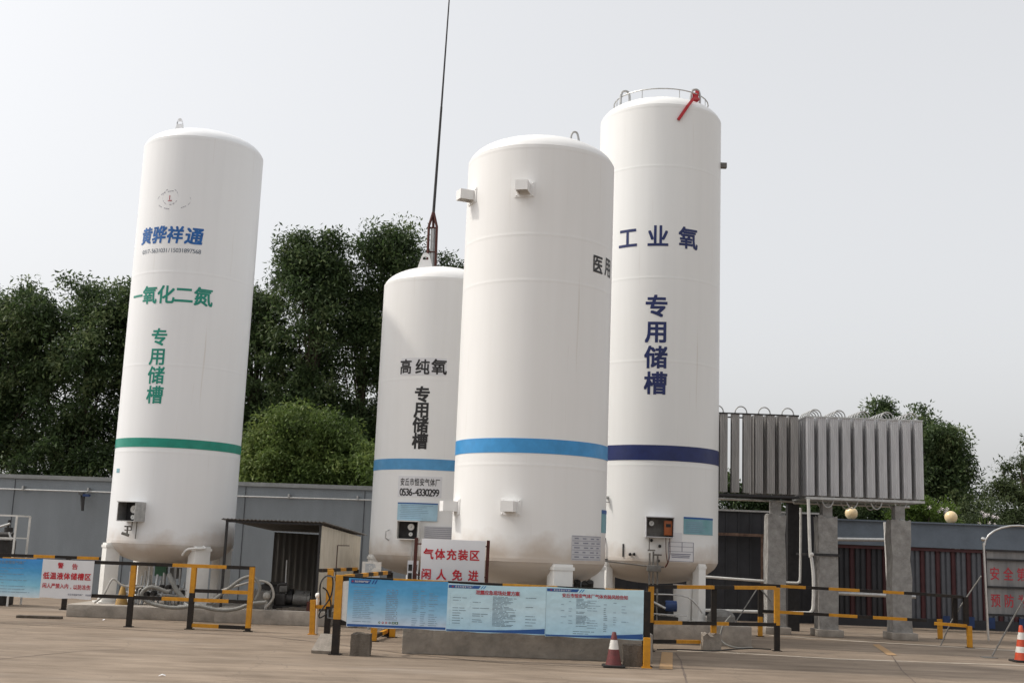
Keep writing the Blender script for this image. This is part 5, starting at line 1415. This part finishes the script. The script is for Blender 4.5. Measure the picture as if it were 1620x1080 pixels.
# ------------------------------------------------------------------ caged machine at left edge
t = thing('caged_compressor', 'small machine in a pale tube cage at the left edge', 'machine', (-11.0, 25.3, 0))
m = MB()
for x in (-11.9, -10.33):
    for y in (25.0, 25.7):
        m.bar((x, y, 0), (x, y, 1.87), .035)
for z in (1.87, 1.40, .7):
    for y in (25.0, 25.7):
        m.bar((-11.9, y, z), (-10.33, y, z), .03)
m.bar((-10.33, 25.0, 1.87), (-10.33, 25.7, 1.87), .03); m.bar((-11.9, 25.0, 1.87), (-11.9, 25.7, 1.87), .03)
m.build('cage', M['pipe_white'], t)
m = MB(); m.box(-11.6, -10.5, 25.15, 25.55, .75, 1.36, bev=.03); m.tube([(-10.62, 25.35, 1.36), (-10.62, 25.35, 1.62)], .09, 12); m.tube([(-10.80, 25.2, 1.45), (-10.45, 25.2, 1.45)], .07, 12); m.tube([(-10.62, 25.3, 1.62), (-10.60, 25.3, 1.78)], .03, 8); m.build('engine', M['machine'], t)
m = MB(); m.tube([(-10.72, 25.1, 1.62), (-10.50, 25.1, 1.70)], .025, 8); m.tube([(-10.5, 25.08, 1.52), (-10.42, 25.08, 1.36)], .02, 8); m.box(-10.7, -10.38, 25.0, 25.1, 1.36, 1.40); m.build('pipework', M['steel'], t)
m = MB(); m.box(-11.7, -10.45, 25.1, 25.6, .0, .70, bev=.02); m.build('base', M['machine'], t)

# ================================================================== VEGETATION
def leaves(name, blobs, n, size, mt, seed, parent, clump=0.45, per=110, droop=0.3, asp=0.36, hollow=0.55, face_out=0.0, spikes=True):
    """many separate small leaf faces gathered in clumps through the crown"""
    rg = np.random.default_rng(seed)
    n = int(n * 4.0); size = size * 0.74
    rq = random.Random(seed + 99)
    plumes = []
    for b in blobs:                       # smaller sprays standing out of each mass
        for k in range(7):
            a = rq.uniform(0, 6.283); e = rq.uniform(-0.3, 1.35)
            sc_ = rq.uniform(0.26, 0.42)
            plumes.append((b[0] + b[3] * math.cos(a) * math.cos(e) * .86, b[1] + b[4] * math.sin(a) * math.cos(e) * .95, b[2] + b[5] * math.sin(e) * .80, b[3] * sc_, b[4] * sc_, min(b[5], 2.2) * sc_ * 1.1))
    tb = max(blobs, key=lambda q: q[2] + q[5])
    for b in blobs:                       # thin leading shoots along the top
        if b[2] + b[5] > (tb[2] + tb[5]) * .72 and spikes:
            for k in range(5):
                ox = rq.uniform(-.75, .75)
                plumes.append((b[0] + ox * b[3], b[1] + rq.uniform(-.5, .5) * b[4], b[2] + b[5] * (math.sqrt(1 - ox * ox) * .92 + .05), .17, .17, rq.uniform(.3, .55)))
    blobs = list(blobs) + plumes
    vol = np.array([b[3] * b[4] * b[5] for b in blobs]) ** (2 / 3)
    K = max(3, n // per)
    which = rg.choice(len(blobs), K, p=vol / vol.sum())
    B_ = np.array(blobs, float)[which]
    d = rg.normal(size=(K, 3)); d /= np.linalg.norm(d, axis=1)[:, None]
    rad = rg.uniform(hollow ** 3, 1, K) ** (1 / 3)
    C_ = B_[:, :3] + d * rad[:, None] * B_[:, 3:]
    csz = clump * rg.uniform(0.55, 1.35, K)
    idx = rg.integers(0, K, n)
    off_ = np.clip(rg.normal(size=(n, 3)), -1.7, 1.7) * np.array([1, 1, .7]) * csz[idx][:, None] * 0.5
    P = C_[idx] + off_
    P[:, 2] = np.maximum(P[:, 2], 0.15)
    ax = rg.normal(size=(n, 3)); ax[:, 2] -= droop * 1.5
    ax += off_ / (csz[idx][:, None]) * 0.8
    ax /= np.linalg.norm(ax, axis=1)[:, None]
    up_ = rg.normal(size=(n, 3)) * .8 + np.array([0, -face_out, .9])
    sd_ = np.cross(ax, up_); sd_ /= np.linalg.norm(sd_, axis=1)[:, None] + 1e-9
    L_ = size * rg.uniform(.6, 1.4, n)[:, None]
    W_ = L_ * asp
    V = np.stack([P, P + ax * L_ * .45 + sd_ * W_ * .5, P + ax * L_, P + ax * L_ * .45 - sd_ * W_ * .5], 1).reshape(-1, 3)
    o0 = WLOC[parent.name] if parent is not None else Vector((float(P[:, 0].mean()), float(P[:, 1].mean()), 0))
    V -= np.array(o0)
    me = bpy.data.meshes.new(name)
    me.vertices.add(4 * n); me.loops.add(4 * n); me.polygons.add(n)
    me.vertices.foreach_set('co', V.ravel())
    me.loops.foreach_set('vertex_index', np.arange(4 * n, dtype=np.int32))
    me.polygons.foreach_set('loop_start', np.arange(0, 4 * n, 4, dtype=np.int32))
    me.update(calc_edges=True)
    me.materials.append(mt)
    o = bpy.data.objects.new(name, me); COL.objects.link(o)
    if parent is not None: o.parent = parent
    else: o.location = o0
    WLOC[o.name] = Vector(o0)
    return o, C_

def tree(label, x, y, blobs, n, size, mt, seed, name='broadleaf_tree', group='trees behind the walls', tr=.2, cat='tree', **kw):
    t = thing(name, label, cat, (x, y, 0), group)
    o, C_ = leaves('crown', blobs, n, size, mt, seed, t, **kw)
    rg = random.Random(seed)
    top = max(b[2] for b in blobs)
    m = MB()
    m.tube([(x, y, -.1), (x + .1, y, top * .35), (x - .05, y + .1, top * .7), (x, y, top)], tr, 10, smooth_path=4, r1=tr * .25)
    for c in list(C_)[:: max(1, len(C_) // 26)]:
        z0 = min(max(.9, c[2] * .62), top * .9)
        s_ = Vector((x, y, z0)); e = Vector(c)
        m.tube([s_, s_.lerp(e, .5) + Vector((0, 0, -.15)), e], tr * .28, 6, smooth_path=3, r1=.012, caps=False)
    m.build('trunk', M['bark'], t)
    return t
H = M['leaf_dark']
tree('dark tree at the far left edge behind the grey wall', -16.6, 37.5, [(-16.8, 37.5, 6.2, 2.1, 2.0, 2.9), (-15.7, 37.0, 7.3, 1.5, 1.5, 1.9), (-17.2, 37, 3.5, 2, 2, 2.5)], 15000, .21, H, 11)
tree('dark tree left of the green lettered tank, with a rounded top', -13.6, 37.2, [(-13.7, 37, 6.4, 1.6, 1.8, 3.1), (-12.9, 37.2, 7.5, 1.2, 1.4, 1.8), (-13.7, 36.8, 3.4, 1.9, 1.8, 2.4)], 15000, .20, H, 12)
tree('dark tree standing right behind the green lettered tank', -10.6, 37.0, [(-10.7, 37, 6.3, 1.8, 1.8, 3.2), (-10.3, 37, 3.5, 1.9, 1.8, 2.6)], 10000, .21, H, 13)
tree('dark feathery tree just right of the green lettered tank', -8.0, 36.5, [(-8.3, 36.5, 6.4, 1.2, 1.5, 2.6), (-7.9, 36.2, 3.6, 1.6, 1.6, 2.6), (-8.55, 36.6, 8.3, .55, .6, 1.0)], 13000, .19, H, 14)
tree('tall dark tree with a ragged top, midway between the two left tanks', -6.3, 36.2, [(-6.5, 36.0, 7.6, 1.3, 1.5, 3.1), (-6.9, 36, 9.9, .55, .7, 1.05), (-6.0, 36.1, 9.8, .6, .7, 1.15), (-6.3, 35.9, 3.7, 1.8, 1.6, 2.8)], 19000, .19, H, 15)
tree('slim pointed dark tree left of the antenna mast', -4.7, 37, [(-4.75, 37, 9.6, .55, .7, 1.8), (-4.7, 37, 6.6, 1.2, 1.3, 2.8), (-4.6, 37, 3.4, 1.5, 1.5, 2.6)], 12000, .18, H, 16)
tree('tall dark tree next to the antenna mast behind the shortest tank', -3.4, 37, [(-3.72, 37, 10.1, .62, .8, 1.6), (-3.2, 37, 8.6, 1.2, 1.2, 1.8), (-3.2, 37, 5.0, 1.6, 1.5, 3.5), (-2.3, 37, 9.6, .8, .6, .8)], 15000, .18, H, 17)
tree('light green bushy tree over the wall beside the shed', -5.4, 32.3, [(-5.75, 32.3, 3.6, 1.35, .9, 1.5), (-6.5, 32.3, 3.1, .9, .8, 1.3), (-4.7, 32.4, 3.2, .9, .8, 1.4), (-5.5, 32.3, 1.6, 1.8, .9, 1.3)], 16000, .15, M['leaf_mid'], 21, tr=.12, clump=.34, face_out=.5, hollow=.3)
tree('light green bush at the foot of the shortest tank, over the wall', -3.6, 31.6, [(-3.5, 31.6, 3.0, .8, .7, 1.0), (-3.2, 31.6, 1.8, .9, .7, 1.2)], 5000, .15, M['leaf_mid'], 22, tr=.1, clump=.34, face_out=.5)
tree('dark low tree behind the wall left of the tallest tank legs', 1.2, 35, [(1.2, 35, 3.2, 2.5, 1.4, 1.7)], 6000, .2, H, 23)
tree('slim conical tree peeking over the bright vaporizer', 13.4, 42, [(13.5, 42, 6.5, .35, .4, .75), (13.3, 42, 5.2, 1.0, 1.0, 1.3), (13.2, 42, 3.2, 1.4, 1.2, 2)], 7000, .20, M['leaf_dark'], 31)
tree('broad dark tree right of the bright vaporizer', 14.4, 40, [(14.0, 40, 5.4, .9, 1.2, 1.1), (14.9, 40, 5.1, .75, 1.0, 1.25), (14.9, 40, 3.5, 1.35, 1.2, 1.9), (13.8, 40, 3.2, 1.2, 1.2, 1.8), (15.35, 40, 4.5, .45, .6, .7)], 11000, .19, M['leaf_dark'], 32)
tree('open pale leaved tree at the far right edge', 15.9, 36, [(15.9, 36, 4.3, .5, .6, .8), (15.6, 36, 3.4, .9, .7, .8), (14.6, 36, 2.9, .9, .7, .7), (16.3, 36, 2.6, 1.2, .8, 1.2)], 4200, .15, M['leaf_pale'], 33, hollow=.2, clump=.3)
tree('bright green shrub behind the slate wall below the bright vaporizer end', 10.7, 30.4, [(10.55, 30.4, 2.7, .6, .5, .42), (11.2, 30.5, 2.6, .5, .4, .3), (10.7, 30.5, 1.6, .9, .5, .9)], 5000, .12, M['leaf_bright'], 34, name='garden_shrub', group=None, tr=.05, cat='shrub', clump=.22)
tree('muted green shrub behind the slate wall at the right edge', 13.6, 31, [(13.0, 31, 2.55, .8, .5, .4), (14.2, 31, 2.6, .8, .5, .4), (13.6, 31.2, 1.5, 1.6, .6, 1.0)], 6000, .12, M['leaf_pale'], 35, name='garden_shrub', group=None, tr=.05, cat='shrub', clump=.25)
tree('dark hedge behind the black sheet wall under the vaporizers', 6.6, 31.6, [(4.4, 31.6, 2.5, 1.2, .6, 1.0), (6.0, 31.6, 2.6, 1.2, .6, 1.0), (7.4, 31.6, 2.5, 1.1, .6, 1.0), (8.7, 31.6, 2.4, .9, .6, .8), (9.7, 31.2, 2.3, .6, .5, .75)], 15000, .14, M['leaf_dark'], 36, name='clipped_hedge', group=None, tr=.06, cat='hedge', clump=.25)
fl = thing('flower_stems', 'white and pink flowers showing over the slate wall', 'flowers', (12.3, 29.9, 0))
m = MB()
for k in range(20):
    x, z = (rnd.gauss(12.25, .12), rnd.gauss(2.80, .09)) if k < 13 else (rnd.gauss(11.05, .12), rnd.gauss(2.92, .08))
    c = Vector((x, 29.9 + rnd.uniform(-.1, .1), z))
    for a in range(5):
        an = a * 1.257 + k; e = Vector((math.cos(an) * .05, -.02, math.sin(an) * .05)); f = Vector((math.cos(an + .6) * .05, 0, math.sin(an + .6) * .05))
        m.add([c, c + e, c + f], [(0, 1, 2)])
m.build('blossom', M['flower'], fl)
m = MB()
for k in range(14):
    x = rnd.gauss(12.25, .15) if k < 8 else rnd.gauss(11.05, .12)
    m.tube([(x, 29.9, 0), (x + rnd.uniform(-.1, .1), 29.9, 2.8)], .008, 5)
m.build('stem', M['leaf_mid'], fl)
